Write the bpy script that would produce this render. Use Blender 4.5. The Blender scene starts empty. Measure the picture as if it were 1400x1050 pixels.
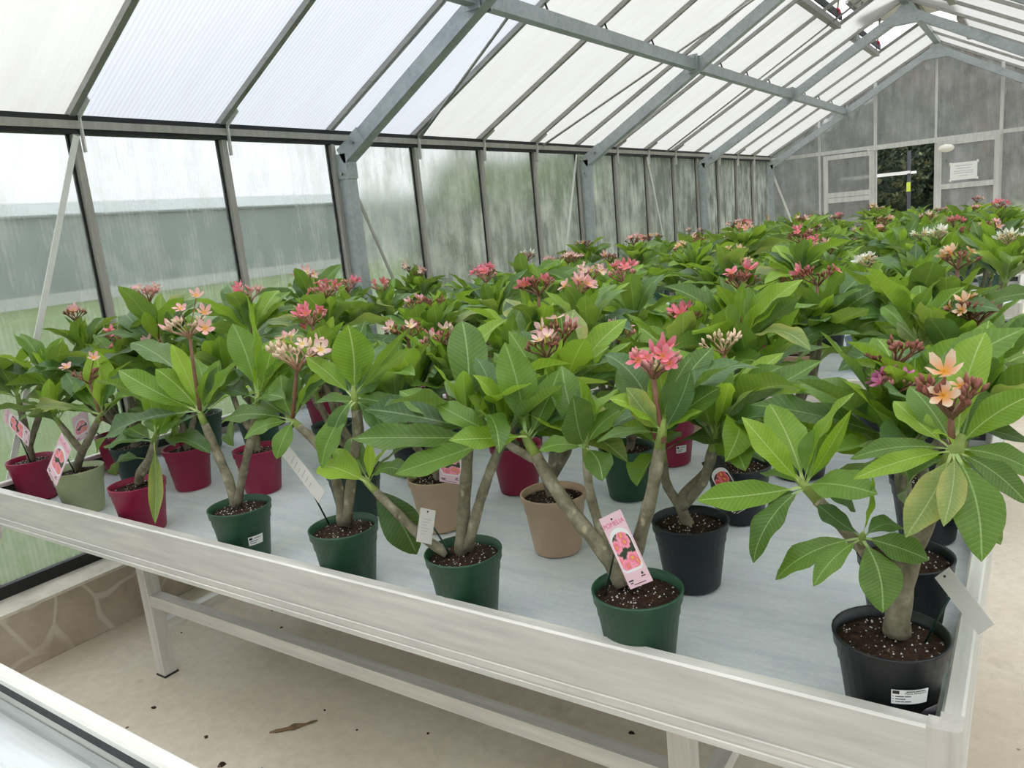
import bpy, math, random
from mathutils import Vector, Matrix, noise

# ---------------------------------------------------------------- camera, sky, exposure
SC = bpy.context.scene
COL = SC.collection
F_PX = 1049.235
CAM = Vector((3.3876, 0.0, 1.52))
CR = Vector((0.828097, 0.552456, -0.095121))
CU = Vector((-0.036122, 0.221915, 0.974397))
CF = Vector((-0.559420, 0.803459, -0.203722))
cd = bpy.data.cameras.new('camera')
cam = bpy.data.objects.new('camera', cd)
COL.objects.link(cam)
cd.sensor_fit = 'HORIZONTAL'
cd.sensor_width = 36.0
cd.lens = F_PX * 36.0 / 1400.0
cd.clip_start = 0.02
cd.clip_end = 500
cam.matrix_world = Matrix(((CR.x, CU.x, -CF.x, CAM.x), (CR.y, CU.y, -CF.y, CAM.y), (CR.z, CU.z, -CF.z, CAM.z), (0, 0, 0, 1)))
SC.camera = cam

world = bpy.data.worlds.new('overcast_sky')
SC.world = world
world.use_nodes = True
wn = world.node_tree.nodes
bg = wn['Background']
bg.inputs[0].default_value = (0.93, 0.965, 1.0, 1)
# standard overcast sky: brightness (1 + 2 sin elevation) / 3 of the zenith
tcw = wn.new('ShaderNodeTexCoord')
sxw = wn.new('ShaderNodeSeparateXYZ')
world.node_tree.links.new(tcw.outputs['Generated'], sxw.inputs[0])
clw = wn.new('ShaderNodeMath')
clw.operation = 'MAXIMUM'
clw.inputs[1].default_value = 0.0
world.node_tree.links.new(sxw.outputs[2], clw.inputs[0])
maw = wn.new('ShaderNodeMath')
maw.operation = 'MULTIPLY_ADD'
maw.inputs[1].default_value = 1.333
maw.inputs[2].default_value = 0.667
world.node_tree.links.new(clw.outputs[0], maw.inputs[0])
world.node_tree.links.new(maw.outputs[0], bg.inputs[1])
vs = SC.view_settings
vs.view_transform = 'Standard'
vs.look = 'None'
vs.gamma = 1.0
vs.use_curve_mapping = False
vs.exposure = 1.22

R = random.Random(7)


def ray(px, py):
    return CF + CR * ((px - 700) / F_PX) - CU * ((py - 525) / F_PX)


def at_y(px, py, Y):
    d = ray(px, py)
    return CAM + d * ((Y - CAM.y) / d.y)


def at_x(px, py, X):
    d = ray(px, py)
    return CAM + d * ((X - CAM.x) / d.x)


def at_z(px, py, Z):
    d = ray(px, py)
    return CAM + d * ((Z - CAM.z) / d.z)


# ---------------------------------------------------------------- materials
MATS = {}


class NT:
    def __init__(self, name):
        self.m = bpy.data.materials.new(name)
        self.m.use_nodes = True
        self.t = self.m.node_tree
        self.n = self.t.nodes
        self.b = self.n.get('Principled BSDF')
        self.out = self.n.get('Material Output')
        MATS[name] = self.m

    def new(self, typ, **kw):
        nd = self.n.new(typ)
        for k, v in kw.items():
            if hasattr(nd, k) and not isinstance(v, (bpy.types.NodeSocket,)):
                try:
                    setattr(nd, k, v)
                    continue
                except Exception:
                    pass
        return nd

    def link(self, a, b):
        self.t.links.new(a, b)

    def val(self, sock, v):
        if isinstance(v, bpy.types.NodeSocket):
            self.link(v, sock)
        else:
            sock.default_value = v

    def coord(self, which='Object'):
        return self.n.new('ShaderNodeTexCoord').outputs[which]

    def mapping(self, vec, scale=(1, 1, 1), rot=(0, 0, 0), loc=(0, 0, 0)):
        nd = self.n.new('ShaderNodeMapping')
        self.link(vec, nd.inputs[0])
        nd.inputs[1].default_value = loc
        nd.inputs[2].default_value = rot
        nd.inputs[3].default_value = scale
        return nd.outputs[0]

    def noise(self, vec, scale=5, detail=4, rough=.5):
        nd = self.n.new('ShaderNodeTexNoise')
        if vec is not None:
            self.link(vec, nd.inputs['Vector'])
        nd.inputs['Scale'].default_value = scale
        nd.inputs['Detail'].default_value = detail
        nd.inputs['Roughness'].default_value = rough
        return nd.outputs['Fac']

    def vor(self, vec, scale=5, feature='F1', out='Distance'):
        nd = self.n.new('ShaderNodeTexVoronoi')
        nd.feature = feature
        if vec is not None:
            self.link(vec, nd.inputs['Vector'])
        nd.inputs['Scale'].default_value = scale
        return nd.outputs[out]

    def ramp(self, fac, stops):
        nd = self.n.new('ShaderNodeValToRGB')
        self.link(fac, nd.inputs[0])
        el = nd.color_ramp.elements
        while len(el) < len(stops):
            el.new(0.5)
        for e, (p, c) in zip(el, stops):
            e.position = p
            e.color = c if len(c) == 4 else (*c, 1)
        return nd.outputs[0]

    def mix(self, fac, a, b, mode='MIX'):
        nd = self.n.new('ShaderNodeMix')
        nd.data_type = 'RGBA'
        nd.blend_type = mode
        self.val(nd.inputs[0], fac)
        self.val(nd.inputs[6], a if isinstance(a, bpy.types.NodeSocket) or len(a) == 4 else (*a, 1))
        self.val(nd.inputs[7], b if isinstance(b, bpy.types.NodeSocket) or len(b) == 4 else (*b, 1))
        return nd.outputs[2]

    def math(self, op, a, b=0.0, c=None):
        nd = self.n.new('ShaderNodeMath')
        nd.operation = op
        self.val(nd.inputs[0], a)
        self.val(nd.inputs[1], b)
        if c is not None:
            self.val(nd.inputs[2], c)
        return nd.outputs[0]

    def sep(self, vec):
        nd = self.n.new('ShaderNodeSeparateXYZ')
        self.link(vec, nd.inputs[0])
        return nd.outputs

    def bump(self, h, strength=.3, dist=.01):
        nd = self.n.new('ShaderNodeBump')
        nd.inputs['Strength'].default_value = strength
        nd.inputs['Distance'].default_value = dist
        self.link(h, nd.inputs['Height'])
        self.link(nd.outputs[0], self.b.inputs['Normal'])
        return nd.outputs[0]

    def base(self, c):
        self.val(self.b.inputs['Base Color'], c if isinstance(c, bpy.types.NodeSocket) or len(c) == 4 else (*c, 1))

    def set(self, rough=.5, metal=0.0, spec=.5):
        self.val(self.b.inputs['Roughness'], rough)
        self.b.inputs['Metallic'].default_value = metal
        self.b.inputs['Specular IOR Level'].default_value = spec

    def mixsh(self, fac, a, b):
        nd = self.n.new('ShaderNodeMixShader')
        self.val(nd.inputs[0], fac)
        self.link(a, nd.inputs[1])
        self.link(b, nd.inputs[2])
        return nd.outputs[0]

    def surface(self, s):
        self.link(s, self.out.inputs[0])


def plain(name, col, rough=.5, metal=0.0, spec=.5, var=0.0, scale=8, bump=0.0):
    t = NT(name)
    if var > 0:
        n = t.noise(t.coord(), scale, 5, .6)
        a = tuple(min(1, c * (1 - var)) for c in col)
        b = tuple(min(1, c * (1 + var)) for c in col)
        t.base(t.ramp(n, [(.3, a), (.7, b)]))
        if bump:
            t.bump(n, bump, .005)
    else:
        t.base(col)
    t.set(rough, metal, spec)
    return t.m


# metals
def mat_alu(name, col, stripes=True, axis=0, rough=.42):
    t = NT(name)
    co = t.coord()
    sc = [3, 3, 3]
    sc[axis] = .25
    n = t.noise(t.mapping(co, tuple(s * 12 for s in sc)), 1.0, 4, .6)
    n2 = t.noise(co, 3.0, 4, .6)
    a = tuple(c * .8 for c in col)
    b = tuple(min(1, c * 1.1) for c in col)
    c1 = t.ramp(n, [(.3, a), (.7, b)])
    t.base(t.mix(t.math('MULTIPLY', n2, .25), c1, tuple(c * .7 for c in col)))
    t.set(rough, .2, .5)
    t.bump(n, .05, .002)
    return t.m


mat_alu('aluminium_x', (.78, .76, .72), axis=0)
mat_alu('aluminium_y', (.78, .76, .72), axis=1)
mat_alu('aluminium_z', (.74, .71, .67), axis=2)
mat_alu('mullion_metal', (.42, .40, .36), axis=2, rough=.5)
mat_alu('bar_metal', (.36, .35, .33), axis=0, rough=.5)
mat_alu('gable_metal', (.66, .66, .64), axis=2, rough=.5)
mat_alu('tray_metal', (.60, .64, .65), axis=0, rough=.35)

t = NT('galvanized')
co = t.coord()
v = t.vor(co, 45, 'F1', 'Color')
n = t.noise(co, 6, 5, .6)
sx = t.sep(v)
t.base(t.mix(t.math('MULTIPLY', sx[0], .45), t.ramp(n, [(.3, (.30, .34, .355)), (.7, (.42, .46, .475))]), (.52, .56, .58)))
t.set(.45, .45, .5)

plain('dark_gasket', (.012, .013, .016), .6)
plain('rim_shade_grey', (.045, .045, .048), .6, var=.3, scale=60)  # dark tone for the shade painted in below the bench rim
plain('white_steel', (.74, .73, .70), .5, .1, var=.06)
plain('bolt_metal', (.35, .36, .36), .35, .8)
plain('red_plastic', (.55, .02, .04), .4)
plain('black_plastic', (.012, .014, .014), .4)
plain('green_stake', (.006, .03, .022), .4)
plain('paper_white', (.82, .82, .82), .6)
plain('oval_white', (.78, .76, .70), .5)
plain('ink_dark', (.02, .02, .025), .6)
plain('ink_grey', (.35, .35, .37), .6)
plain('ink_pink', (.75, .12, .25), .6)
plain('wood_stick', (.45, .28, .14), .7, var=.2)
plain('bamboo', (.50, .33, .16), .7, var=.2)

# concrete floor
t = NT('concrete_floor')
co = t.coord()
n1 = t.noise(co, 1.6, 6, .6)
n2 = t.noise(co, 24, 5, .7)
c = t.ramp(n1, [(.3, (.67, .58, .46)), (.55, (.77, .69, .57)), (.75, (.83, .77, .67))])
c = t.mix(t.math('MULTIPLY', t.ramp(n2, [(.35, (0, 0, 0)), (.7, (1, 1, 1))]), .40), c, (.50, .43, .35))
sp = t.vor(co, 9, 'F1')
spm = t.ramp(sp, [(.035, (1, 1, 1)), (.06, (0, 0, 0))])
gate = t.ramp(t.noise(t.mapping(co, loc=(3, 7, 0)), 3.1, 2), [(.56, (0, 0, 0)), (.6, (1, 1, 1))])
c = t.mix(t.mix(1.0, spm, gate, 'MULTIPLY'), c, (.06, .045, .03))
st = t.ramp(t.noise(t.mapping(co, loc=(11, 2, 0)), 2.3, 5, .75), [(.62, (0, 0, 0)), (.75, (1, 1, 1))])
c = t.mix(t.mix(1.0, st, (.45, .45, .45), 'MULTIPLY'), c, (.33, .26, .18))
t.base(c)
t.set(.7, 0, .35)
t.bump(n2, .15, .004)

# curb concrete with pale mortar lines
t = NT('curb_concrete')
co = t.coord()
n1 = t.noise(co, 3.5, 6, .65)
c = t.ramp(n1, [(.3, (.36, .30, .23)), (.5, (.48, .41, .33)), (.72, (.58, .52, .43))])
nd = t.n.new('ShaderNodeTexVoronoi')
nd.feature = 'DISTANCE_TO_EDGE'
nd.inputs['Scale'].default_value = 7.0
nzc = t.n.new('ShaderNodeTexNoise')
nzc.inputs['Scale'].default_value = 3.0
nzc.inputs['Detail'].default_value = 1.0
t.link(co, nzc.inputs['Vector'])
wob = t.mix(.25, co, nzc.outputs['Color'])
t.link(wob, nd.inputs['Vector'])
ln = t.ramp(nd.outputs['Distance'], [(.03, (1, 1, 1)), (.06, (0, 0, 0))])
gate = t.ramp(t.noise(t.mapping(co, loc=(0, 4.4, 0)), 1.4, 2), [(.46, (0, 0, 0)), (.52, (1, 1, 1))])
c = t.mix(t.mix(1.0, t.mix(1.0, ln, gate, 'MULTIPLY'), (.75, .75, .75), 'MULTIPLY'), c, (.68, .63, .55))
t.base(c)
t.set(.8, 0, .3)
t.bump(n1, .3, .01)
plain('curb_top', (.66, .62, .53), .8, var=.22, scale=9, bump=.2)

# grass ground
t = NT('grass_ground')
co = t.coord()
n1 = t.noise(co, .35, 6, .7)
n2 = t.noise(co, 9, 4, .7)
c = t.ramp(n1, [(.3, (.055, .095, .028)), (.7, (.095, .145, .045))])
c = t.mix(t.math('MULTIPLY', n2, .5), c, (.13, .17, .065))
t.base(c)
t.set(.9, 0, .1)

# fleece
t = NT('fleece_fabric')
co = t.coord()
n1 = t.noise(t.mapping(co, (1.0, 6, 1)), 2.6, 8, .72)
n2 = t.noise(co, 90, 3, .6)
n3 = t.noise(t.mapping(co, (1.0, 2.2, 1), loc=(5, 3, 0)), 3.0, 6, .7)
c = t.ramp(n1, [(.30, (.68, .73, .82)), (.5, (.81, .85, .92)), (.70, (.88, .91, .97))])
c = t.mix(t.ramp(n3, [(.56, (0, 0, 0)), (.66, (.7, .7, .7))]), c, (.92, .93, .93))
c = t.mix(t.math('MULTIPLY', t.ramp(n2, [(.4, (0, 0, 0)), (.7, (1, 1, 1))]), .18), c, (.58, .62, .68))
t.base(c)
t.set(.85, 0, .2)
hh = t.math('ADD', t.math('MULTIPLY', n1, .8), t.math('MULTIPLY', n2, .12))
t.bump(hh, .6, .012)


# polycarbonate: roof (two-skin sheet: clear outer skin, milky inner skin)
def roof_pc(name, tint, dirt, line, axis='Y'):
    t = NT(name)
    t.n.remove(t.b)
    t.b = None
    co = t.coord()
    s = t.sep(co)
    # flutes run down the slope; sheet local y = along the ridge, x = up the slope
    ph = t.math('MULTIPLY', s[1], 2 * math.pi / .022)
    w = t.math('MULTIPLY_ADD', t.math('SINE', ph), .5, .5)
    strk = t.noise(t.mapping(co, (.6, 16, 1)), 1.6, 5, .65)
    col = t.ramp(strk, [(.3, tuple(c * .93 for c in tint)), (.65, tint)])
    lo = t.math('MULTIPLY', t.noise(t.mapping(co, (1, 3, 1), loc=(2, 9, 0)), 2.1, 5, .7), dirt)
    col = t.mix(lo, col, (.60, .54, .43))
    col = t.mix(t.math('MULTIPLY', w, line), col, tuple(c * .55 for c in tint))
    tr = t.n.new('ShaderNodeBsdfTranslucent')
    t.link(col, tr.inputs[0])
    df = t.n.new('ShaderNodeBsdfDiffuse')
    t.link(t.mix(.5, col, (.5, .5, .5)), df.inputs[0])
    gl = t.n.new('ShaderNodeBsdfGlossy')
    gl.inputs['Roughness'].default_value = .35
    tp = t.n.new('ShaderNodeBsdfRefraction')
    tp.inputs['IOR'].default_value = 1.25
    tp.inputs['Roughness'].default_value = .42
    # a multiwall sheet passes less light the more obliquely it is crossed
    lw = t.n.new('ShaderNodeLayerWeight')
    lw.inputs[0].default_value = .5
    loss = t.ramp(lw.outputs['Facing'], [(.0, (.98, .98, .98)), (.13, (.95, .95, .95)), (.26, (.52, .52, .52)), (.45, (.38, .38, .38)), (.75, (.36, .36, .36)), (1.0, (.28, .28, .28))])
    t.link(t.mix(1.0, col, loss, 'MULTIPLY'), tp.inputs['Color'])
    m = t.mixsh(.20, tr.outputs[0], df.outputs[0])
    m = t.mixsh(.84, m, tp.outputs[0])
    m = t.mixsh(.05, m, gl.outputs[0])
    t.surface(m)
    return t.m


roof_pc('roof_sheet_cool', (.85, .87, .92), .25, .30)
roof_pc('roof_sheet_warm', (.89, .875, .84), .55, .06)
t = NT('sheet_outer')
t.n.remove(t.b)
tp = t.n.new('ShaderNodeBsdfTransparent')
tp.inputs[0].default_value = (.97, .98, .99, 1)
gl = t.n.new('ShaderNodeBsdfGlossy')
gl.inputs['Roughness'].default_value = .2
t.surface(t.mixsh(.05, tp.outputs[0], gl.outputs[0]))
plain('sheet_edge', (.55, .58, .56), .4)


# polycarbonate: walls (fluted, see-through but blurred, with milky and algae streaks)
def wall_pc(name, lo, hi, haze, film, rough):
    t = NT(name)
    t.n.remove(t.b)
    t.b = None
    co = t.coord()
    s = t.sep(co)
    ax = t.math('ADD', s[0], s[1])
    nd = t.n.new('ShaderNodeCombineXYZ')
    t.link(ax, nd.inputs[0])
    t.link(s[2], nd.inputs[2])
    oi = t.n.new('ShaderNodeObjectInfo')
    off = t.math('MULTIPLY', oi.outputs['Random'], 37.0)
    t.link(off, nd.inputs[1])
    vec = nd.outputs[0]
    st = t.noise(t.mapping(vec, (9, 1, 1.1)), 1.6, 6, .68)
    bl = t.noise(t.mapping(vec, (2.2, 1, 1.6)), 1.9, 5, .65)
    m = t.math('MULTIPLY_ADD', t.math('SUBTRACT', st, .5), .75, bl)
    fac = t.n.new('ShaderNodeMapRange')
    t.link(m, fac.inputs[0])
    fac.inputs[1].default_value = .40
    fac.inputs[2].default_value = .78
    fac.inputs[3].default_value = lo
    fac.inputs[4].default_value = hi
    ph = t.math('MULTIPLY', ax, 2 * math.pi / .020)
    w = t.math('MULTIPLY_ADD', t.math('SINE', ph), .5, .5)
    f2 = t.math('MULTIPLY_ADD', w, .05, fac.outputs[0])
    tr = t.n.new('ShaderNodeBsdfTranslucent')
    tr.inputs[0].default_value = (*haze, 1)
    df = t.n.new('ShaderNodeBsdfDiffuse')
    df.inputs[0].default_value = (*film, 1)
    milky = t.mixsh(.5, tr.outputs[0], df.outputs[0])
    rf = t.n.new('ShaderNodeBsdfRefraction')
    rf.inputs['IOR'].default_value = 1.25
    rf.inputs['Roughness'].default_value = rough
    rf.inputs['Color'].default_value = (.68, .69, .68, 1)
    gl = t.n.new('ShaderNodeBsdfGlossy')
    gl.inputs['Roughness'].default_value = .18
    clear = t.mixsh(.06, rf.outputs[0], gl.outputs[0])
    t.surface(t.mixsh(f2, clear, milky))
    return t.m


wall_pc('wall_sheet_clean', .14, .44, (.82, .84, .80), (.60, .62, .58), .05)
wall_pc('wall_sheet_dirty', .26, .88, (.74, .77, .68), (.54, .56, .48), .20)
wall_pc('gable_sheet', .30, .60, (.62, .62, .60), (.40, .40, .39), .14)
t = NT('wall_sheet_outer')
t.n.remove(t.b)
rf = t.n.new('ShaderNodeBsdfRefraction')
rf.inputs['IOR'].default_value = 1.25
rf.inputs['Roughness'].default_value = 0.0
t.surface(rf.outputs[0])

# outside
plain('far_wall_glass', (.15, .19, .18), .35, var=.12, scale=.4)
plain('far_wall_base', (.36, .38, .35), .8, var=.1, scale=2)
plain('tree_bark', (.10, .075, .05), .9, var=.25)


def mat_foliage(name, a, b, c):
    t = NT(name)
    oi = t.n.new('ShaderNodeTexCoord')
    v = t.vor(oi.outputs['Object'], 9.0, 'F1', 'Color')
    s = t.sep(v)
    t.base(t.ramp(s[0], [(.0, a), (.55, b), (1.0, c)]))
    t.set(.6, 0, .25)
    return t.m


mat_foliage('foliage_dark', (.005, .011, .005), (.014, .028, .011), (.075, .075, .03))
mat_foliage('foliage_russet', (.02, .03, .014), (.06, .045, .025), (.17, .095, .04))
mat_foliage('foliage_hedge', (.03, .05, .025), (.06, .085, .045), (.11, .14, .075))
mat_foliage('foliage_mid', (.05, .10, .03), (.10, .18, .05), (.17, .25, .08))


# plumeria leaf: u across (0..1, .5 on the midrib), v along
def mat_leaf(name, dark, light, under, rib, trans=.28, age=None):
    t = NT(name)
    uv = t.n.new('ShaderNodeUVMap').outputs[0]
    s = t.sep(uv)
    au = t.math('ABSOLUTE', t.math('SUBTRACT', s[0], .5))
    vv = s[1]
    k = t.math('MULTIPLY_ADD', vv, 21.0, t.math('MULTIPLY', au, -5.0))
    fr = t.math('ABSOLUTE', t.math('SUBTRACT', t.math('FRACT', k), .5))
    vein = t.ramp(fr, [(.03, (1, 1, 1)), (.14, (0, 0, 0))])
    ribm = t.ramp(au, [(.008, (1, 1, 1)), (.024, (0, 0, 0))])
    oi = t.n.new('ShaderNodeObjectInfo')
    rnd = oi.outputs['Random']
    n = t.noise(t.coord(), 7, 4, .6)
    f = t.math('MULTIPLY_ADD', t.math('SUBTRACT', n, .5), .9, rnd)
    col = t.ramp(f, [(.1, dark), (.9, light)])
    if age:
        n2 = t.noise(t.mapping(t.coord(), loc=(4, 4, 4)), 12, 5, .7)
        e = t.math('MULTIPLY_ADD', au, 1.1, t.math('MULTIPLY', n2, .9))
        col = t.mix(t.ramp(e, [(.55, (0, 0, 0)), (.95, (1, 1, 1))]), col, age)
    lc = t.mix(.55, col, rib)
    col = t.mix(t.mix(1.0, vein, (.30, .30, .30), 'MULTIPLY'), col, lc)
    col = t.mix(t.mix(1.0, ribm, (.62, .62, .62), 'MULTIPLY'), col, rib)
    pet = t.ramp(vv, [(.10, (1, 1, 1)), (.16, (0, 0, 0))])
    col = t.mix(pet, col, rib)
    geo = t.n.new('ShaderNodeNewGeometry')
    ucol = t.mix(.6, t.mix(t.mix(1.0, vein, (.15, .15, .15), 'MULTIPLY'), under, rib), t.mix(1.0, col, (1.2, 1.2, 1.2), 'MULTIPLY'))
    col = t.mix(geo.outputs['Backfacing'], col, ucol)
    t.base(col)
    t.set(.42, 0, .38)
    h = t.math('MULTIPLY_ADD', fr, .6, t.math('MULTIPLY', n, .5))
    nb = t.bump(h, .22, .004)
    tr = t.n.new('ShaderNodeBsdfTranslucent')
    t.link(t.mix(.6, col, (.42, .62, .04)), tr.inputs[0])
    t.surface(t.mixsh(trans, t.b.outputs[0], tr.outputs[0]))
    return t.m


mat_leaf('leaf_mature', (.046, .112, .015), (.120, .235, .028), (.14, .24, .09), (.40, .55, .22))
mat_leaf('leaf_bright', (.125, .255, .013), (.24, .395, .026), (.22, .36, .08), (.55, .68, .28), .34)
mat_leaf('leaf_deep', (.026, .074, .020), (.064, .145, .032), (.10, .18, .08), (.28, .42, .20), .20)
mat_leaf('leaf_young', (.27, .44, .03), (.38, .56, .06), (.34, .50, .08), (.60, .70, .25), .40)
mat_leaf('leaf_aged', (.11, .20, .05), (.19, .27, .08), (.20, .28, .10), (.50, .58, .25), .3, age=(.36, .36, .10))

# bark with pale leaf scars
t = NT('plumeria_bark')
co = t.coord()
n1 = t.noise(co, 25, 6, .65)
c = t.ramp(n1, [(.32, (.11, .095, .06)), (.55, (.24, .215, .15)), (.72, (.40, .37, .28))])
v = t.vor(t.mapping(co, (1, 1, .6)), 55, 'F1')
gsc = t.ramp(t.noise(t.mapping(co, loc=(2, 2, 2)), 30, 2), [(.50, (0, 0, 0)), (.58, (.7, .7, .7))])
c = t.mix(t.mix(1.0, gsc, t.ramp(v, [(.18, (1, 1, 1)), (.34, (0, 0, 0))]), 'MULTIPLY'), c, (.50, .43, .30))
t.base(c)
t.set(.75, 0, .3)
t.bump(n1, .5, .004)
plain('green_stem', (.22, .30, .06), .5, var=.25, scale=30)
plain('peduncle_red', (.22, .10, .06), .5, var=.3, scale=30)
def mat_bud(name, low, high):
    t = NT(name)
    g = t.sep(t.coord('Generated'))
    n = t.noise(t.coord(), 70, 3)
    f = t.math('MULTIPLY_ADD', t.math('SUBTRACT', n, .5), .9, g[2])
    t.base(t.ramp(f, [(.25, low), (.75, high)]))
    t.set(.5, 0, .4)


mat_bud('bud_dark', (.17, .09, .05), (.30, .10, .075))
mat_bud('bud_pink', (.24, .12, .07), (.68, .30, .30))
mat_bud('bud_cream', (.30, .17, .09), (.74, .56, .40))


def mat_flower(name, throat, mid, edge):
    t = NT(name)
    uv = t.n.new('ShaderNodeUVMap').outputs[0]
    s = t.sep(uv)
    n = t.noise(t.coord(), 60, 2)
    f = t.math('MULTIPLY_ADD', t.math('SUBTRACT', n, .5), .25, s[1])
    c = t.ramp(f, [(.12, throat), (.42, mid), (.85, edge)])
    t.base(c)
    t.set(.55, 0, .3)
    tr = t.n.new('ShaderNodeBsdfTranslucent')
    t.link(c, tr.inputs[0])
    t.surface(t.mixsh(.3, t.b.outputs[0], tr.outputs[0]))


mat_flower('petal_pink', (.85, .45, .06), (.86, .46, .40), (.84, .50, .54))
mat_flower('petal_hot', (.70, .25, .08), (.80, .16, .22), (.82, .28, .36))
mat_flower('petal_plum', (.50, .10, .20), (.55, .12, .30), (.62, .22, .42))
mat_flower('petal_white', (.80, .55, .04), (.86, .84, .72), (.88, .87, .82))
mat_flower('petal_peach', (.85, .42, .05), (.86, .44, .24), (.86, .68, .52))
mat_flower('petal_blush', (.85, .60, .12), (.88, .70, .60), (.84, .50, .52))

# soil
t = NT('potting_soil')
co = t.coord()
n1 = t.noise(co, 90, 5, .75)
c = t.ramp(n1, [(.3, (.012, .007, .004)), (.55, (.05, .026, .016)), (.75, (.13, .075, .045))])
v = t.vor(co, 130, 'F1')
v2 = t.noise(t.mapping(co, loc=(1, 5, 2)), 70, 2)
mk = t.mix(1.0, t.ramp(v, [(.18, (1, 1, 1)), (.30, (0, 0, 0))]), t.ramp(v2, [(.58, (0, 0, 0)), (.62, (1, 1, 1))]), 'MULTIPLY')
c = t.mix(mk, c, (.5, .45, .40))
t.base(c)
t.set(.9, 0, .2)
t.bump(n1, .8, .008)
plain('perlite_white', (.74, .72, .68), .8)

POTC = {'green': (.022, .085, .042), 'navy': (.012, .016, .022), 'crimson': (.33, .012, .062), 'tan': (.58, .40, .27),
        'pale': (.47, .53, .30), 'dark_green': (.010, .040, .032), 'blue': (.30, .42, .60), 'black': (.010, .012, .016)}
for k_, c_ in POTC.items():
    plain('pot_' + k_, c_, .42, var=.10, scale=12)


# ---------------------------------------------------------------- mesh helpers
class MB:
    def __init__(s):
        s.v, s.f, s.mi, s.uv = [], [], [], None

    def quadbox(s, x0, x1, y0, y1, z0, z1, mi=0):
        b = len(s.v)
        s.v += [(x0, y0, z0), (x1, y0, z0), (x1, y1, z0), (x0, y1, z0), (x0, y0, z1), (x1, y0, z1), (x1, y1, z1), (x0, y1, z1)]
        for q in ((0, 3, 2, 1), (4, 5, 6, 7), (0, 1, 5, 4), (1, 2, 6, 5), (2, 3, 7, 6), (3, 0, 4, 7)):
            s.f.append(tuple(b + i for i in q))
            s.mi.append(mi)
        return s

    def hexa(s, p, mis=None):
        # p: 4 bottom + 4 top points
        b = len(s.v)
        s.v += [tuple(q) for q in p]
        for i, q in enumerate(((0, 3, 2, 1), (4, 5, 6, 7), (0, 1, 5, 4), (1, 2, 6, 5), (2, 3, 7, 6), (3, 0, 4, 7))):
            s.f.append(tuple(b + j for j in q))
            s.mi.append(mis[i] if mis else 0)
        return s

    def bar(s, a, b, w, h, up=(0, 0, 1), mi=0):
        a, b = Vector(a), Vector(b)
        d = (b - a).normalized()
        u = Vector(up)
        x = d.cross(u)
        if x.length < 1e-4:
            x = d.cross(Vector((1, 0, 0)))
        x.normalize()
        z = x.cross(d).normalized()
        x = x * (w / 2)
        z = z * (h / 2)
        s.hexa([a - x - z, a + x - z, b + x - z, b - x - z, a - x + z, a + x + z, b + x + z, b - x + z])
        return s

    def tube(s, pts, rad, n=8, caps=True, mi=0):
        pts = [Vector(p) for p in pts]
        if not isinstance(rad, (list, tuple)):
            rad = [rad] * len(pts)
        b0 = len(s.v)
        t0 = (pts[1] - pts[0]).normalized()
        ref = Vector((1, 0, 0)) if abs(t0.x) < .8 else Vector((0, 1, 0))
        x = (ref - t0 * ref.dot(t0)).normalized()
        for i, p in enumerate(pts):
            t_ = (pts[min(i + 1, len(pts) - 1)] - pts[max(i - 1, 0)]).normalized()
            x = (x - t_ * x.dot(t_)).normalized()
            y = t_.cross(x)
            for k in range(n):
                a = 2 * math.pi * k / n
                s.v.append(tuple(p + (x * math.cos(a) + y * math.sin(a)) * rad[i]))
        for i in range(len(pts) - 1):
            for k in range(n):
                a = b0 + i * n + k
                c = b0 + i * n + (k + 1) % n
                s.f.append((a, c, c + n, a + n))
                s.mi.append(mi)
        if caps:
            s.f.append(tuple(b0 + k for k in reversed(range(n))))
            s.f.append(tuple(b0 + (len(pts) - 1) * n + k for k in range(n)))
            s.mi += [mi, mi]
        return s

    def lathe(s, prof, n=28, mi=0, cap0=True, cap1=False):
        b0 = len(s.v)
        for r, z in prof:
            for k in range(n):
                a = 2 * math.pi * k / n
                s.v.append((r * math.cos(a), r * math.sin(a), z))
        for i in range(len(prof) - 1):
            for k in range(n):
                a = b0 + i * n + k
                c = b0 + i * n + (k + 1) % n
                s.f.append((a, c, c + n, a + n))
                s.mi.append(mi)
        if cap0:
            s.f.append(tuple(b0 + k for k in reversed(range(n))))
            s.mi.append(mi)
        if cap1:
            s.f.append(tuple(b0 + (len(prof) - 1) * n + k for k in range(n)))
            s.mi.append(mi)
        return s

    def prism(s, poly, a, b, ex, ez):
        # extrude 2d polygon (ex, ez axes) from point a to b
        a, b, ex, ez = Vector(a), Vector(b), Vector(ex), Vector(ez)
        n = len(poly)
        b0 = len(s.v)
        for o in (a, b):
            for (u, w) in poly:
                s.v.append(tuple(o + ex * u + ez * w))
        for k in range(n):
            s.f.append((b0 + k, b0 + (k + 1) % n, b0 + n + (k + 1) % n, b0 + n + k))
            s.mi.append(0)
        s.f.append(tuple(b0 + k for k in reversed(range(n))))
        s.f.append(tuple(b0 + n + k for k in range(n)))
        s.mi += [0, 0]
        return s

    def mesh(s, name, mats, smooth=False):
        me = bpy.data.meshes.new(name)
        me.from_pydata(s.v, [], s.f)
        if isinstance(mats, str):
            mats = [mats]
        for m in mats:
            me.materials.append(MATS[m])
        if len(mats) > 1:
            me.polygons.foreach_set('material_index', s.mi)
        if smooth:
            me.polygons.foreach_set('use_smooth', [True] * len(s.f))
        me.update()
        return me

    def build(s, name, mats, parent=None, smooth=False, loc=None):
        o = bpy.data.objects.new(name, s.mesh(name, mats, smooth))
        COL.objects.link(o)
        if parent is not None:
            o.parent = parent
        if loc is not None:
            o.location = loc
        return o


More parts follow.
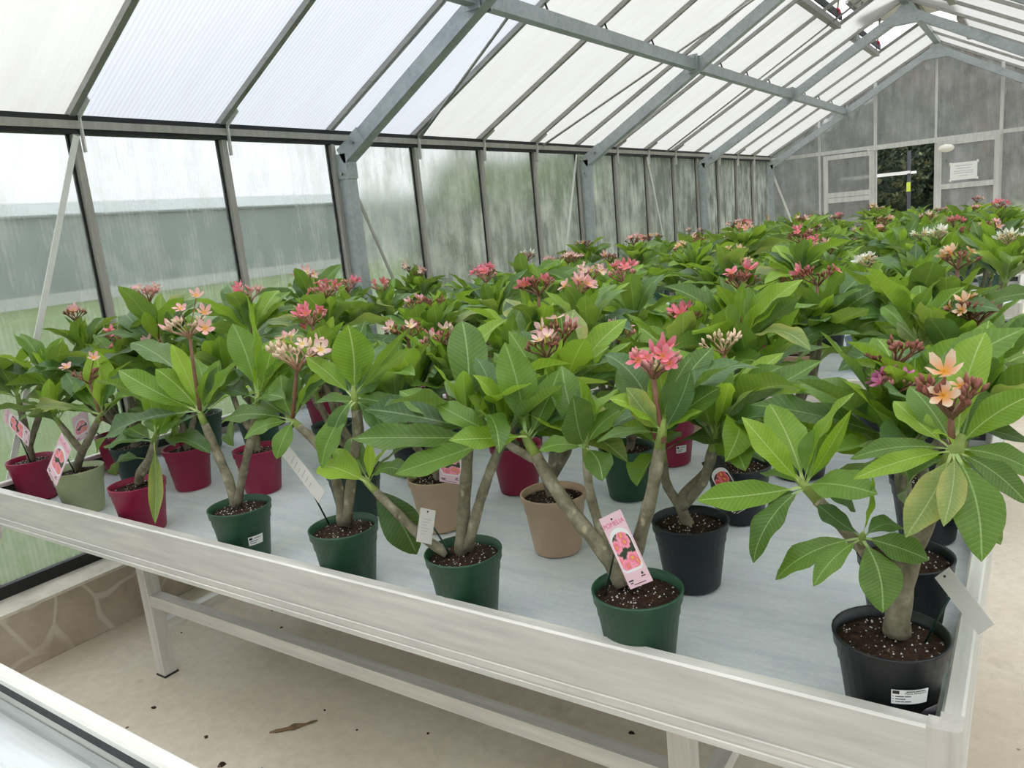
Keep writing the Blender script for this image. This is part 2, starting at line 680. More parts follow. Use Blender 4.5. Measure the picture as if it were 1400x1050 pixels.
def obj(name, me, parent=None, mat=None):
    o = bpy.data.objects.new(name, me)
    COL.objects.link(o)
    if parent is not None:
        o.parent = parent
    if mat is not None:
        o.matrix_basis = mat
    return o


def empty(name, loc=(0, 0, 0)):
    o = bpy.data.objects.new(name, None)
    o.empty_display_size = .1
    COL.objects.link(o)
    o.location = loc
    return o


def tag(o, label, cat, group=None):
    o['label'] = label
    o['category'] = cat
    if group:
        o['group'] = group
    return o


def struct(o):
    o['kind'] = 'structure'
    return o


def box(name, mat, parent, *a):
    return MB().quadbox(*a).build(name, mat, parent)


def rel(parent, p):
    return Vector(p) - parent.location


def text_mesh(s, size):
    cu = bpy.data.curves.new('txt', 'FONT')
    cu.body = s
    cu.size = size
    cu.align_x = 'CENTER'
    o = bpy.data.objects.new('txt', cu)
    COL.objects.link(o)
    me = bpy.data.meshes.new_from_object(o.evaluated_get(bpy.context.evaluated_depsgraph_get()))
    bpy.data.objects.remove(o)
    bpy.data.curves.remove(cu)
    return me


# ---------------------------------------------------------------- greenhouse dimensions
S = .72858                       # glazing bay
Y0 = 1.80763                     # first wall mullion in view
LY = 12.138                      # gable
G = .73968                       # gable bay
W = 6 * G                        # width
RX = 3 * G                       # ridge
EAVE = 2.06
RZ0, RM = 2.14, .54              # roof underside z = RZ0 + RM * x
KMIN, KMAX = -5, 14
YB = Y0 + KMIN * S
BAYS = [Y0 + k * S for k in range(KMIN, 15)]
BAYS[-1] = LY
CURB = .25


def roof_z(x):
    return RZ0 + RM * (x if x <= RX else W - x)


# ground and floor
g_ = struct(MB().quadbox(-150, 150, -60, 250, -.30, -.06).build('ground', 'grass_ground'))
fl = struct(MB().quadbox(-.12, W + .12, YB - .1, LY + 2.6, -.25, 0.0).build('floor', 'concrete_floor'))

# curbs under the side walls
for nm, x0, x1 in (('trim_1', -.06, .185), ('trim_2', W - .185, W + .06)):
    e = struct(empty(nm, (x0, YB, 0)))
    MB().quadbox(0, x1 - x0, 0, LY - YB, 0, CURB - .012).build('curb_body', 'curb_concrete', e)
    MB().quadbox(-.0, x1 - x0, 0, LY - YB, CURB - .012, CURB).build('curb_cap', 'curb_top', e)


# side walls ------------------------------------------------------
def side_wall(name, x, inward):
    e = struct(empty(name, (x, YB, CURB)))
    s_ = inward

    def bx(nm, mat, xa, xb, y0, y1, z0, z1):
        a, b = sorted((xa * s_, xb * s_))
        return MB().quadbox(a, b, y0 - YB, y1 - YB, z0 - CURB, z1 - CURB).build(nm, mat, e)
    bx('sill', 'dark_gasket', -.012, .022, YB, LY, CURB, CURB + .05)
    bx('eave_gasket', 'dark_gasket', -.01, .036, YB, LY, EAVE, EAVE + .020)
    bx('eave_beam', 'mullion_metal', -.02, .045, YB, LY, EAVE + .020, EAVE + .053)
    bx('gutter', 'dark_gasket', -.16, .04, YB, LY, EAVE + .053, EAVE + .076)
    for i in range(len(BAYS) - 1):
        ya, yb = BAYS[i] + .012, BAYS[i + 1] - .012
        k = i + KMIN
        mat = 'wall_sheet_clean' if k <= 1 or s_ < 0 else 'wall_sheet_dirty'  # unseen right wall has clean sheets throughout, chosen to let in more light
        m = MB()
        a, b = (-.010, 0.0) if s_ > 0 else (0.0, .010)
        # inner face carries the streaked skin, the rest the clear skin
        p = [(a, ya - YB, .05), (b, ya - YB, .05), (b, yb - YB, .05), (a, yb - YB, .05),
             (a, ya - YB, EAVE - CURB), (b, ya - YB, EAVE - CURB), (b, yb - YB, EAVE - CURB), (a, yb - YB, EAVE - CURB)]
        inner = 3 if s_ > 0 else 5
        m.hexa(p, [0 if j == inner else 1 for j in range(6)])
        m.build('wall_panel', [mat, 'wall_sheet_outer'], e)
    for i, y in enumerate(BAYS):
        bx('mullion', 'mullion_metal', .006, .034, y - .014, y + .014, CURB + .05, EAVE)
        bx('mullion_gasket', 'dark_gasket', -.012, .006, y - .024, y + .024, CURB + .05, EAVE)
        if 0 < i < len(BAYS) - 1 and abs(((y - 3.31) / (4 * S)) - round((y - 3.31) / (4 * S))) > .05:
            m = MB()
            p0 = Vector((.042 * s_, y - YB + .022, 1.985 - CURB))
            p1 = Vector((.046 * s_, y - YB + .022, EAVE + .07 - CURB))
            p2 = Vector((.145 * s_, y - YB + .022, roof_z(.145) - .03 - CURB))
            m.bar(p0, p1, .022, .006, up=(0, 1, 0)).bar(p1, p2, .022, .006, up=(0, 1, 0))
            m.build('eave_bracket', 'white_steel', e)
    return e


wl = side_wall('wall_left', 0.0, 1)
wr = side_wall('wall_right', W, -1)

# roof ------------------------------------------------------------
ce = struct(empty('ceiling', (RX, YB, RZ0)))
VENT_BAYS = {7, 8, 10, 11}
VX = 1.74


def roof_pt(x, y, dz=0.0, mirror=False):
    xx = W - x if mirror else x
    return Vector((xx - RX, y - YB, RM * x + dz))


for mirror in (False, True):
    for i in range(len(BAYS) - 1):
        k = i + KMIN
        ya, yb = BAYS[i] + .010, BAYS[i + 1] - .010
        x1 = VX if k in VENT_BAYS else RX - .012
        x0 = -.10
        # sheet mesh in its own frame: x up the slope, y along the ridge
        ln = (x1 - x0) * math.hypot(1, RM)
        m = MB()
        m.hexa([(0, 0, 0), (ln, 0, 0), (ln, yb - ya, 0), (0, yb - ya, 0), (0, 0, .010), (ln, 0, .010), (ln, yb - ya, .010), (0, yb - ya, .010)],
               [0, 1, 2, 2, 2, 2])
        mat = 'roof_sheet_cool' if (0 <= k <= 2 and not mirror) else 'roof_sheet_warm'
        o = m.build('roof_panel', [mat, 'sheet_outer', 'sheet_edge'], ce)
        ang = math.atan(RM)
        p = roof_pt(x0, ya, 0, mirror)
        if not mirror:
            o.matrix_basis = Matrix.Translation(p) @ Matrix.Rotation(-ang, 4, 'Y')
        else:
            p = roof_pt(x0, yb, 0, mirror)
            o.matrix_basis = Matrix.Translation(p) @ Matrix.Rotation(math.pi, 4, 'Z') @ Matrix.Rotation(-ang, 4, 'Y')
    for i, y in enumerate(BAYS):
        m = MB()
        m.bar(roof_pt(-.06, y, -.014, mirror), roof_pt(RX - .03, y, -.014, mirror), .028, .028)
        m.build('glazing_bar', 'bar_metal', ce)
    # ridge vents: sill bar, side bars and the raised flap, with its arms
    for ka, kb in ((7, 9), (10, 12)):
        ya, yb = Y0 + ka * S, Y0 + kb * S
        MB().bar(roof_pt(VX, ya, -.02, mirror), roof_pt(VX, yb, -.02, mirror), .06, .05).build('vent_sill', 'bar_metal', ce)
        MB().bar(roof_pt(VX + .035, ya + .02, .035, mirror), roof_pt(VX + .035, yb - .02, .035, mirror), .02, .06).build('vent_seal', 'dark_gasket', ce)
        # raised flap hinged at the ridge
        hinge = Vector((RX, 0, RM * RX + RZ0 + .06))
        L_ = .54
        th = .12
        sx = -1 if not mirror else 1
        fl_ = MB()
        a0 = Vector((0, ya - YB, RM * RX + .05))
        d = Vector((sx * math.cos(th), 0, math.sin(th) * .55))
        n_ = Vector((0, 0, .012))
        q0, q1 = a0 + Vector((sx * .03, .01, 0)), a0 + d * L_ + Vector((0, .01, 0))
        w_ = Vector((0, yb - ya - .02, 0))
        fl_.hexa([q0, q1, q1 + w_, q0 + w_, q0 + n_, q1 + n_, q1 + w_ + n_, q0 + w_ + n_])
        fl_.build('vent_flap', 'oval_white', ce)
        MB().bar(q1 - Vector((0, 0, .012)), q1 + w_ - Vector((0, 0, .012)), .03, .03).build('flap_frame', 'bar_metal', ce)
        for yy in (ya + .18, yb - .18):
            pa = roof_pt(VX + .02, yy, -.04, mirror)
            pb = a0 + d * (L_ - .12)
            pb.y = yy - YB
            ar = MB().tube([pa, pb], .010, 6).build('vent_arm', 'bar_metal', ce)
            pm = pa.lerp(pb, .35) + Vector((0, 0, -.02))
            MB().tube([pm + Vector((0, -.03, 0)), pm + Vector((0, .03, 0))], .026, 10).build('arm_clamp', 'red_plastic', ce)
MB().bar((0, 0, RM * RX - .03), (0, LY - YB, RM * RX - .03), .07, .05).build('ridge_beam', 'galvanized', ce)
MB().bar((0, 0, RM * RX + .03), (0, LY - YB, RM * RX + .03), .10, .03).build('ridge_cap', 'bar_metal', ce)

# gables ----------------------------------------------------------
def gable(name, y, outward, door):
    e = struct(empty(name, (RX, y, 0)))
    xs = [i * G for i in range(7)]
    rail_z = EAVE + .01
    for i in range(6):
        xa, xb = xs[i] + .012, xs[i + 1] - .012
        fy = (-.004, .006) if outward > 0 else (-.006, .004)
        ya, yb = fy

        def panel(pts):
            m = MB()
            n = len(pts)
            m.v += [(px - RX, ya, pz) for px, pz in pts] + [(px - RX, yb, pz) for px, pz in pts]
            m.f.append(tuple(range(n)))
            m.f.append(tuple(reversed(range(n, 2 * n))))
            for k in range(n):
                m.f.append((k, n + k, n + (k + 1) % n, (k + 1) % n))
            inner = 0 if outward > 0 else 1
            m.mi += [0 if j == inner else 1 for j in range(2 + n)]
            m.build('gable_panel', ['gable_sheet', 'wall_sheet_outer'], e)
        panel([(xa, rail_z + .03), (xb, rail_z + .03), (xb, roof_z(xb) - .01), (xa, roof_z(xa) - .01)])
        if not (door and i in (2, 3)):
            panel([(xa, .06), (xb, .06), (xb, rail_z - .02), (xa, rail_z - .02)])
    for i, x in enumerate(xs):
        z1 = roof_z(x) - .012
        wd = .026 if i not in (2, 4) else .040
        MB().quadbox(x - RX - wd / 2, x - RX + wd / 2, -.032, -.004, 0, z1).build('gable_mullion', 'gable_metal', e)
    MB().quadbox(-RX, RX, -.034, -.006, rail_z - .02, rail_z + .03).build('gable_rail', 'gable_metal', e)
    if door:
        MB().quadbox(2 * G - RX - .1, 4 * G - RX + .02, -.06, -.036, rail_z - .035, rail_z + .02).build('door_track', 'gable_metal', e)
    else:
        MB().quadbox(-RX, RX, -.034, -.006, 1.0, 1.04).build('gable_rail', 'gable_metal', e)
    MB().quadbox(-RX, 2 * G - RX if door else RX, -.03, .01, 0, .06).build('gable_sill', 'gable_metal', e)
    if door:
        MB().quadbox(4 * G - RX, RX, -.03, .01, 0, .06).build('gable_sill', 'gable_metal', e)
    return e


gable('wall_far', LY, 1, True)
gable('wall_near', YB, -1, False)


def door_leaf(name, x0, x1, y, z0, z1, rails):
    e = struct(empty(name, ((x0 + x1) / 2, y, z0)))
    hw = (x1 - x0) / 2
    h = z1 - z0
    st = .062
    for sx in (-1, 1):
        a, b = sorted((sx * hw, sx * (hw - st)))
        MB().quadbox(a, b, -.014, .014, 0, h).build('door_stile', 'gable_metal', e)
    zs = [0] + [r - z0 for r in rails] + [h]
    edges = []
    for i, z in enumerate(zs):
        hh = .034
        a, b = max(0, z - hh), min(h, z + hh)
        if i == 0:
            a, b = 0, .08
        if i == len(zs) - 1:
            a, b = h - .06, h
        MB().quadbox(-hw + st, hw - st, -.013, .013, a, b).build('door_rail', 'gable_metal', e)
        edges.append((a, b))
    for i in range(len(edges) - 1):
        za, zb = edges[i][1], edges[i + 1][0]
        m = MB()
        m.hexa([(-hw + st, -.003, za), (hw - st, -.003, za), (hw - st, .004, za), (-hw + st, .004, za),
                (-hw + st, -.003, zb), (hw - st, -.003, zb), (hw - st, .004, zb), (-hw + st, .004, zb)], [1, 1, 0, 1, 1, 1])
        m.build('door_pane', ['gable_sheet', 'wall_sheet_outer'], e)
    return e, hw


door_leaf('door_1', .80, 1.47, LY - .055, .03, EAVE - .03, [.90, 1.40, 1.475])
d2, hw2 = door_leaf('door_2', 2.235, 2.955, LY - .055, .03, EAVE - .015, [.93, 1.45])
MB().quadbox(hw2 - .045, hw2 - .02, -.045, -.014, 1.00, 1.14).build('door_handle', 'bolt_metal', d2)
# notice and oval plate on the door
nt = tag(empty('notice_sheet', (2.555, LY - .075, 1.50)), 'white paper notice taped to the pane of the closed sliding door', 'notice')
MB().quadbox(-.155, .155, -.001, .001, .02, .245).build('sheet', 'paper_white', nt)
for dx, z0_, z1_ in ((-.165, .215, .25), (.145, .225, .26), (-.165, .005, .035), (.145, .012, .042)):
    MB().quadbox(dx, dx + .025, -.002, -.001, z0_, z1_).build('tape', 'oval_white', nt)
for i, (wd, z) in enumerate(((.20, .20), (.16, .165), (.22, .13), (.22, .105), (.10, .07))):
    MB().quadbox(-wd / 2, wd / 2, -.0016, -.0010, z, z + .006).build('text_line', 'ink_grey', nt)
ov = MB()
ov.lathe([(.0, -.03), (.05, -.028), (.085, -.012), (.095, .0)], 24, cap0=False, cap1=True)
o = ov.build('oval_lamp', 'oval_white', None, True)
o.matrix_world = Matrix.Translation((2.352, LY - .10, 1.945)) @ Matrix.Rotation(math.radians(90), 4, 'X') @ Matrix.Rotation(math.pi, 4, 'X') @ Matrix.Diagonal((1, .55, 1, 1))
tag(o, 'white oval bulkhead lamp at the top corner of the closed sliding door', 'lamp')

# portal frames ---------------------------------------------------
FY = [3.31 - 4 * S, 3.31, 3.31 + 4 * S, 3.31 + 8 * S, LY - .125]
ordn = ['galvanized steel portal frame arching over the empty aluminium bench', 'galvanized steel portal frame arching between the first and second planted benches',
        'galvanized steel portal frame arching over the third planted bench', 'galvanized steel portal frame arching under the roof vents by the fourth planted bench',
        'galvanized steel portal frame fixed against the gable wall with the door']
for y, lab in zip(FY, ordn):
    e = tag(empty('portal_frame', (RX, y, 0)), lab, 'steel frame', 'portal frames of the greenhouse')
    apex = Vector((0, 0, 3.215))
    for sx in (-1, 1):
        kx = sx * (RX - .072)
        MB().quadbox(kx - .036, kx + .036, -.036, .036, 0, 1.97).build('column', 'galvanized', e)
        bpl = MB().quadbox(kx - .055, kx + .055, -.06, .06, 0, .012).build('base_plate', 'galvanized', e)
        knee = Vector((kx - sx * .005, 0, 1.985))
        MB().bar(knee, apex + Vector((sx * .02, 0, -.01)), .070, .084).build('rafter', 'galvanized', e)
        d = (apex - knee).normalized()
        kn = MB()
        kn.quadbox(kx - .042, kx + .042, -.042, .042, 1.86, 2.0)
        kn.bar(knee - d * .0, knee + d * .20, .084, .094)
        kk = kn.build('knee_sleeve', 'galvanized', e)
        for p in (Vector((kx, -.044, 1.89)), knee + d * .13 + Vector((0, -.044, 0))):
            MB().tube([p, p + Vector((0, -.012, 0))], .011, 6).build('bolt', 'bolt_metal', e)
    MB().hexa([(-.16, -.044, 3.09), (.16, -.044, 3.09), (.16, .044, 3.09), (-.16, .044, 3.09),
               (-.05, -.044, 3.262), (.05, -.044, 3.262), (.05, .044, 3.262), (-.05, .044, 3.262)]).build('apex_plate', 'galvanized', e)

# purlins running between the frames ------------------------------
for side, lab in ((0, 'galvanized purlin running the length of the roof on the bench side'), (1, 'galvanized purlin running the length of the roof on the path side')):
    px = 1.10 if side == 0 else W - 1.10
    e = tag(empty('purlin', (px, YB, 2.60)), lab, 'purlin', 'purlins under the roof')
    ys = [YB] + FY
    for a, b in zip(ys[:-1], ys[1:]):
        ya = a - YB + (.045 if a != YB else .02)
        MB().quadbox(-.030, .030, ya, b - YB - .045, -.040, .040).build('purlin_segment', 'galvanized', e)
    for y in FY[:-1]:
        for sy in (-1, 1):
            yy = y - YB + sy * .045
            MB().quadbox(-.045, .045, min(yy, yy + sy * .010), max(yy, yy + sy * .010), -.06, .075).build('joint_plate', 'galvanized', e)
            MB().tube([(0.02, yy, .058), (.02, yy + sy * .022, .058)], .013, 6).build('bolt', 'bolt_metal', e)
    for i, y in enumerate(BAYS):
        if min(abs(y - f) for f in FY) > .1:
            tp_ = Vector((-.02 if side == 0 else .02, y - YB, roof_z(1.08) - .028 - 2.60))
            MB().tube([Vector((0, y - YB + .0, .035)), tp_], .006, 5).build('hanger_rod', 'dark_gasket', e)

# wind braces -----------------------------------------------------
def brace(name, a, b, w, mat, lab, flat=True):
    a, b = Vector(a), Vector(b)
    m = MB()
    m.bar((0, 0, 0), b - a, w, .006 if flat else w, up=(0, 1, 0) if abs((b - a).x) > .2 else (1, 0, 0))
    o = m.build(name, mat)
    o.location = a
    tag(o, lab, 'brace')


brace('wall_brace', (.050, 1.80, 2.05), (.050, 1.08, .28), .024, 'white_steel', 'pale flat steel brace slanting across the wall beside the first bench')
brace('wall_brace', (.050, 6.11, 2.05), (.050, 5.42, .28), .024, 'white_steel', 'pale flat steel brace slanting down the wall just before the third portal frame')
brace('wall_brace', (.050, 7.60, 2.05), (.050, 8.27, .28), .024, 'white_steel', 'thin pale steel brace slanting down the wall after the third portal frame')
brace('wall_brace', (.052, 3.37, 1.80), (.052, 4.02, .28), .020, 'mullion_metal', 'grey steel brace slanting down from the column beside the first bench')
brace('gable_brace', (.06, LY - .058, 1.93), (.56, LY - .058, .55), .030, 'white_steel', 'pale steel brace slanting across the corner pane of the gable')
for a, b, lab in (((.02, 4.03), (1.02, 3.76), 'thin steel rod brace under the roof beside the portal frame between the first two benches'),
                  ((.02, 5.56), (2.05, 6.30), 'long thin steel rod brace under the roof before the third bench'),
                  ((.02, 8.11), (2.05, 8.00), 'long thin steel rod brace under the roof below the ridge vents')):
    A, B = Vector((a[0], a[1], roof_z(a[0]) - .05)), Vector((b[0], b[1], roof_z(b[0]) - .05))
    m = MB().tube([Vector((0, 0, 0)), B - A], .009, 6)
    o = m.build('roof_brace', 'bar_metal', None, True)
    o.location = A
    tag(o, lab, 'brace')

# outside ---------------------------------------------------------
nb = tag(empty('neighbouring_greenhouse', (-32, 0, -.06)), 'long low neighbouring greenhouse across the lawn behind the side wall', 'building')
MB().quadbox(-6, 0, -30, 75, 0, .5).build('base_wall', 'far_wall_base', nb)
MB().quadbox(-5.95, -.05, -29.9, 74.9, .5, 3.75).build('glass_wall', 'far_wall_glass', nb)
m = MB()
m.prism([(-6.1, 3.75), (.1, 3.75), (.1, 3.85), (-3, 4.6), (-6.1, 3.85)], (0, -30, 0), (0, 75, 0), (1, 0, 0), (0, 0, 1))
m.build('roof', 'far_wall_glass', nb)


def leaf_cloud(name, mat, c, r, n, size, lab, cat, seed, trunk=True, group=None):
    rr = random.Random(seed)
    e = tag(empty(name, (c[0], c[1], -.06)), lab, cat, group)
    m = MB()
    cz = c[2]
    for i in range(n):
        while True:
            p = Vector((rr.uniform(-1, 1), rr.uniform(-1, 1), rr.uniform(-1, 1)))
            if .35 < p.length < 1:
                break
        lump = .75 + .35 * noise.noise(p * 2.3 + Vector((seed, 0, 0)))
        p = Vector((p.x * r[0], p.y * r[1], p.z * r[2])) * lump + Vector((0, 0, cz))
        if p.z < .05:
            p.z = rr.uniform(.05, .4)
        u = Vector((rr.uniform(-1, 1), rr.uniform(-1, 1), rr.uniform(-1, 1))).normalized()
        w = u.cross(Vector((rr.uniform(-1, 1), rr.uniform(-1, 1), rr.uniform(-1, 1)))).normalized()
        s = size * rr.uniform(.6, 1.3)
        b = len(m.v)
        m.v += [tuple(p - u * s), tuple(p + w * s * .42), tuple(p + u * s), tuple(p - w * s * .42)]
        m.f.append((b, b + 1, b + 2, b + 3))
        m.mi.append(0)
    o = m.build('foliage', mat, e)
    o['kind'] = 'stuff'
    core = MB()
    core.lathe([(r[0] * (.5 if not trunk else .1), .0 if not trunk else cz - r[2] * .6), (r[0] * .45, cz - r[2] * .35), (r[0] * .48, cz), (r[0] * .36, cz + r[2] * .35), (.02, cz + r[2] * .5)], 12)
    core.build('inner_foliage', mat, e, True)
    if trunk:
        MB().tube([(0, 0, 0), (.05, .02, cz * .5), (0, 0, cz)], [.12, .09, .05], 8).build('trunk', 'tree_bark', e)
    return e


for i, (x, y, rz, rx_, col) in enumerate(((-7.6, 18.5, 3.2, 2.3, 'foliage_mid'), (-13.0, 22.5, 3.6, 2.5, 'foliage_mid'), (-12.5, 31, 4.6, 3.0, 'foliage_dark'),
                                          (-19, 30, 4.4, 2.8, 'foliage_mid'), (-24, 39, 5.4, 3.6, 'foliage_dark'), (-15.5, 44, 5.4, 3.6, 'foliage_dark'), (-7.2, 38, 4.8, 3.2, 'foliage_mid'))):
    leaf_cloud('garden_tree', col, (x, y, rz * .62), (rx_, rx_, rz * .62), 2600, .16,
               ['pale green bushy tree standing alone nearest the side wall', 'pale green bushy tree behind the one nearest the side wall', 'dark green tree beyond the two small pale trees',
                'pale green tree towards the neighbouring greenhouse', 'tall dark green tree beside the far end of the neighbouring greenhouse', 'tall dark green tree farthest from the side wall',
                'pale green tree beyond the gable end of the side wall'][i],
               'tree', 20 + i, True, 'trees beyond the side wall')
for i in range(3):
    leaf_cloud('side_hedge', 'foliage_hedge', (-3.4 - .35 * (i % 2), 8.9 + 2.25 * i, 1.05), (1.05, 1.1, 1.15), 1800, .11, ['grey green hedge bush outside the side wall by the second portal frame', 'grey green hedge bush outside the wall, middle one of the three', 'grey green hedge bush outside the side wall by the gable corner'][i], 'bush', 90 + i, False, 'hedge bushes along the side wall')
for i, (x, y, rx_, rz, col, lab) in enumerate(((1.2, 16.4, 1.8, 2.8, 'foliage_dark', 'dark green hedge bush outside the open gable doorway'),
                                              (-2.3, 16.2, 1.8, 3.2, 'foliage_dark', 'dark green hedge bush behind the corner of the gable'),
                                              (5.0, 16.6, 1.75, 2.4, 'foliage_russet', 'russet leaved bush behind the closed sliding door'),
                                              (1.3, 23.0, 3.4, 4.6, 'foliage_russet', 'tall russet leaved tree rising behind the gable top'),
                                              (8.4, 23.0, 2.9, 4.2, 'foliage_dark', 'tall dark green tree behind the path side of the gable'),
                                              (-5.2, 23.2, 2.6, 4.2, 'foliage_dark', 'tall dark green tree behind the bench side of the gable'))):
    leaf_cloud('hedge_bush' if i < 3 else 'tall_tree', col, (x, y, rz * .62), (rx_, 1.3 if i < 3 else rx_ * .8, rz * .66), 26000 if i < 3 else 9000, .055 if i < 3 else .15, lab, 'bush' if i < 3 else 'tree', 60 + i, i >= 3)

plain('rack_metal', (.10, .10, .12), .5, .4)
leaf_cloud('hedge_bush', 'foliage_dark', (-.7, 19.0, 1.9), (1.5, 1.0, 2.0), 5000, .09, 'dark green bush filling the gap behind the two nearer hedge bushes', 'bush', 77, False)
# steel rack standing outside the doorway
rk = tag(empty('steel_rack', (1.72, 13.6, 0)), 'grey steel rack standing outside the open doorway', 'rack')
for dx, dy in ((0, 0), (-.95, .0), (-.95, .7), (.62, 0), (.62, .7)):
    MB().quadbox(dx - .022, dx + .022, dy - .022, dy + .022, 0, 2.03).build('post', 'rack_metal', rk)
for z in (.55, 1.05, 1.71):
    for dy in (-.03, .73):
        MB().quadbox(-.97, .64 if z < 1.5 else .02, dy - .008, dy + .008, z - .02, z + .02).build('crossbar', 'white_steel', rk)
MB().bar((-.35, -.045, .86), (.30, -.045, 1.12), .03, .012, up=(0, 1, 0)).build('diagonal_bar', 'rack_metal', rk)
plain('tag_yellow', (.55, .62, .08), .5)
MB().quadbox(-.028, .028, -.035, -.024, 1.42, 1.56).build('tie_mark', 'tag_yellow', rk)

sk = MB().tube([(0, 0, 0), (.01, .0, .70), (0.0, .01, 1.30)], .012, 6).build('bamboo_stake', 'bamboo', None, True)
sk.location = (.30, 11.0, 0)
tag(sk, 'brown bamboo stake standing upright near the gable corner', 'stake')

# ---------------------------------------------------------------- benches
BX0, BX1 = .165, 3.325
RIM, BH, FAB = .75, .143, .672
PROF = [(.0, 0), (.0, .012), (.0015, .014), (.0015, .017), (.0, .019), (.0, .034), (.0015, .036), (.0015, .039), (.0, .041), (.0, .139), (.004, .143), (.026, .143), (.030, .139), (.030, .128), (.012, .124), (.012, .060), (.05, .056), (.05, .048), (.012, .044), (.012, 0)]


def bench(y0, y1, lab, fleece_lab, legx=(.745, 2.795), x0=BX0, x1=BX1, tray_z=.660):
    e = tag(empty('growing_bench', ((x0 + x1) / 2, (y0 + y1) / 2, 0)), lab, 'bench', 'aluminium growing benches')
    ox, oy = (x0 + x1) / 2, (y0 + y1) / 2
    c = .045
    zb = RIM - BH
    w, d = x1 - x0, y1 - y0

    def rail(a, b, ex):
        m = MB()
        m.prism(PROF, a, b, ex, (0, 0, 1))
        return m
    rail((x0 + c - ox, y0 - oy, zb), (x1 - c - ox, y0 - oy, zb), (0, 1, 0)).build('rim_rail', 'aluminium_x', e)
    rail((x1 - c - ox, y1 - oy, zb), (x0 + c - ox, y1 - oy, zb), (0, -1, 0)).build('rim_rail', 'aluminium_x', e)
    rail((x1 - ox, y0 + c - oy, zb), (x1 - ox, y1 - c - oy, zb), (-1, 0, 0)).build('rim_rail', 'aluminium_y', e)
    rail((x0 - ox, y1 - c - oy, zb), (x0 - ox, y0 + c - oy, zb), (1, 0, 0)).build('rim_rail', 'aluminium_y', e)
    for sx in (-1, 1):
        for sy in (-1, 1):
            # rounded corner piece, L shaped in plan
            m = MB()
            poly = []
            r_ = .014
            for k in range(5):
                a = math.pi + (math.pi / 2) * k / 4
                poly.append((r_ + r_ * math.cos(a) - .001, r_ + r_ * math.sin(a) - .001))
            poly += [(c, -.001), (c, .03), (.03, .03), (.03, c), (-.001, c)]
            pts = [(sx * (w / 2 - u), sy * (d / 2 - v_)) for u, v_ in poly]
            m.prism(pts, (0, 0, zb), (0, 0, RIM + .0005), (1, 0, 0), (0, 1, 0))
            m.build('corner_piece', 'aluminium_z', e)
    sz0, sz1, si = RIM - .052, RIM - .020, .0125  # dark strip added to stand in for the shade under the rim flange
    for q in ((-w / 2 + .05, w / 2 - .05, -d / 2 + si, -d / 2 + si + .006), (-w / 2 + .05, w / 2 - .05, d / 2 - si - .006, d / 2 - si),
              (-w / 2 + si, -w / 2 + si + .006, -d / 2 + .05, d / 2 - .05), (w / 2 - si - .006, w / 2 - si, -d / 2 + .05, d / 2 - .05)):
        MB().quadbox(*q, sz0, sz1).build('rim_shade_strip', 'rim_shade_grey', e)
    MB().quadbox(-w / 2 + .014, w / 2 - .014, -d / 2 + .014, d / 2 - .014, tray_z - .006, tray_z).build('tray', 'tray_metal', e)
    for lx in legx:
        for ly in (y0 + .215, y0 + .265 + (d - .53)):
            MB().quadbox(lx - ox - .025, lx - ox + .025, ly - oy, ly - oy + .05, .006, tray_z - .055).build('leg', 'aluminium_z', e)
            MB().quadbox(lx - ox - .028, lx - ox + .028, ly - oy - .003, ly - oy + .053, 0, .006).build('foot', 'black_plastic', e)
        MB().quadbox(lx - ox - .02, lx - ox + .02, -d / 2 + .265, d / 2 - .265, .165, .205).build('cross_brace', 'aluminium_y', e)
        MB().quadbox(lx - ox - .025, lx - ox + .025, -d / 2 + .02, d / 2 - .02, tray_z - .055, tray_z - .006).build('joist', 'aluminium_y', e)
    for ly in (y0 + .22, y0 + .27 + (d - .53)):
        MB().quadbox(legx[0] - ox + .025, legx[1] - ox - .025, ly - oy, ly - oy + .04, .285, .330).build('long_brace', 'aluminium_x', e)
    if fleece_lab:
        m = MB()
        nx, ny = 72, 40
        rr = Vector((y0 * 3.1, 2, 0))
        fx0, fx1, fy0, fy1 = x0 + .035, x1 - .035, y0 + .035, y1 - .035
        for j in range(ny + 1):
            for i in range(nx + 1):
                x = fx0 + (fx1 - fx0) * i / nx
                y = fy0 + (fy1 - fy0) * j / ny
                z = .0085 + .0022 * noise.noise(Vector((x * 2.0, y * 11, 0)) + rr) + .001 * noise.noise(Vector((x * 9, y * 20, 3)) + rr)
                m.v.append((x - ox, y - oy, z))
        for j in range(ny):
            for i in range(nx):
                a = j * (nx + 1) + i
                m.f.append((a, a + 1, a + nx + 2, a + nx + 1))
                m.mi.append(0)
        b = len(m.v)
        m.v += [(fx0 - ox, fy0 - oy, 0), (fx1 - ox, fy0 - oy, 0), (fx1 - ox, fy1 - oy, 0), (fx0 - ox, fy1 - oy, 0)]
        m.f.append((b + 3, b + 2, b + 1, b))
        m.mi.append(0)
        o = m.build('fleece_mat', 'fleece_fabric', None, True)
        o.location = (ox, oy, tray_z + .0005)
        tag(o, fleece_lab, 'mat', 'fleece mats on the benches')
    else:
        for i in range(7):
            yy = -d / 2 + .12 + i * (d - .2) / 6
            m = MB()
            m.prism([(-.05, 0), (-.035, .012), (.035, .012), (.05, 0)], (-w / 2 + .02, yy, tray_z), (w / 2 - .02, yy, tray_z), (0, 1, 0), (0, 0, 1))
            m.build('tray_rib', 'tray_metal', e)
    return e


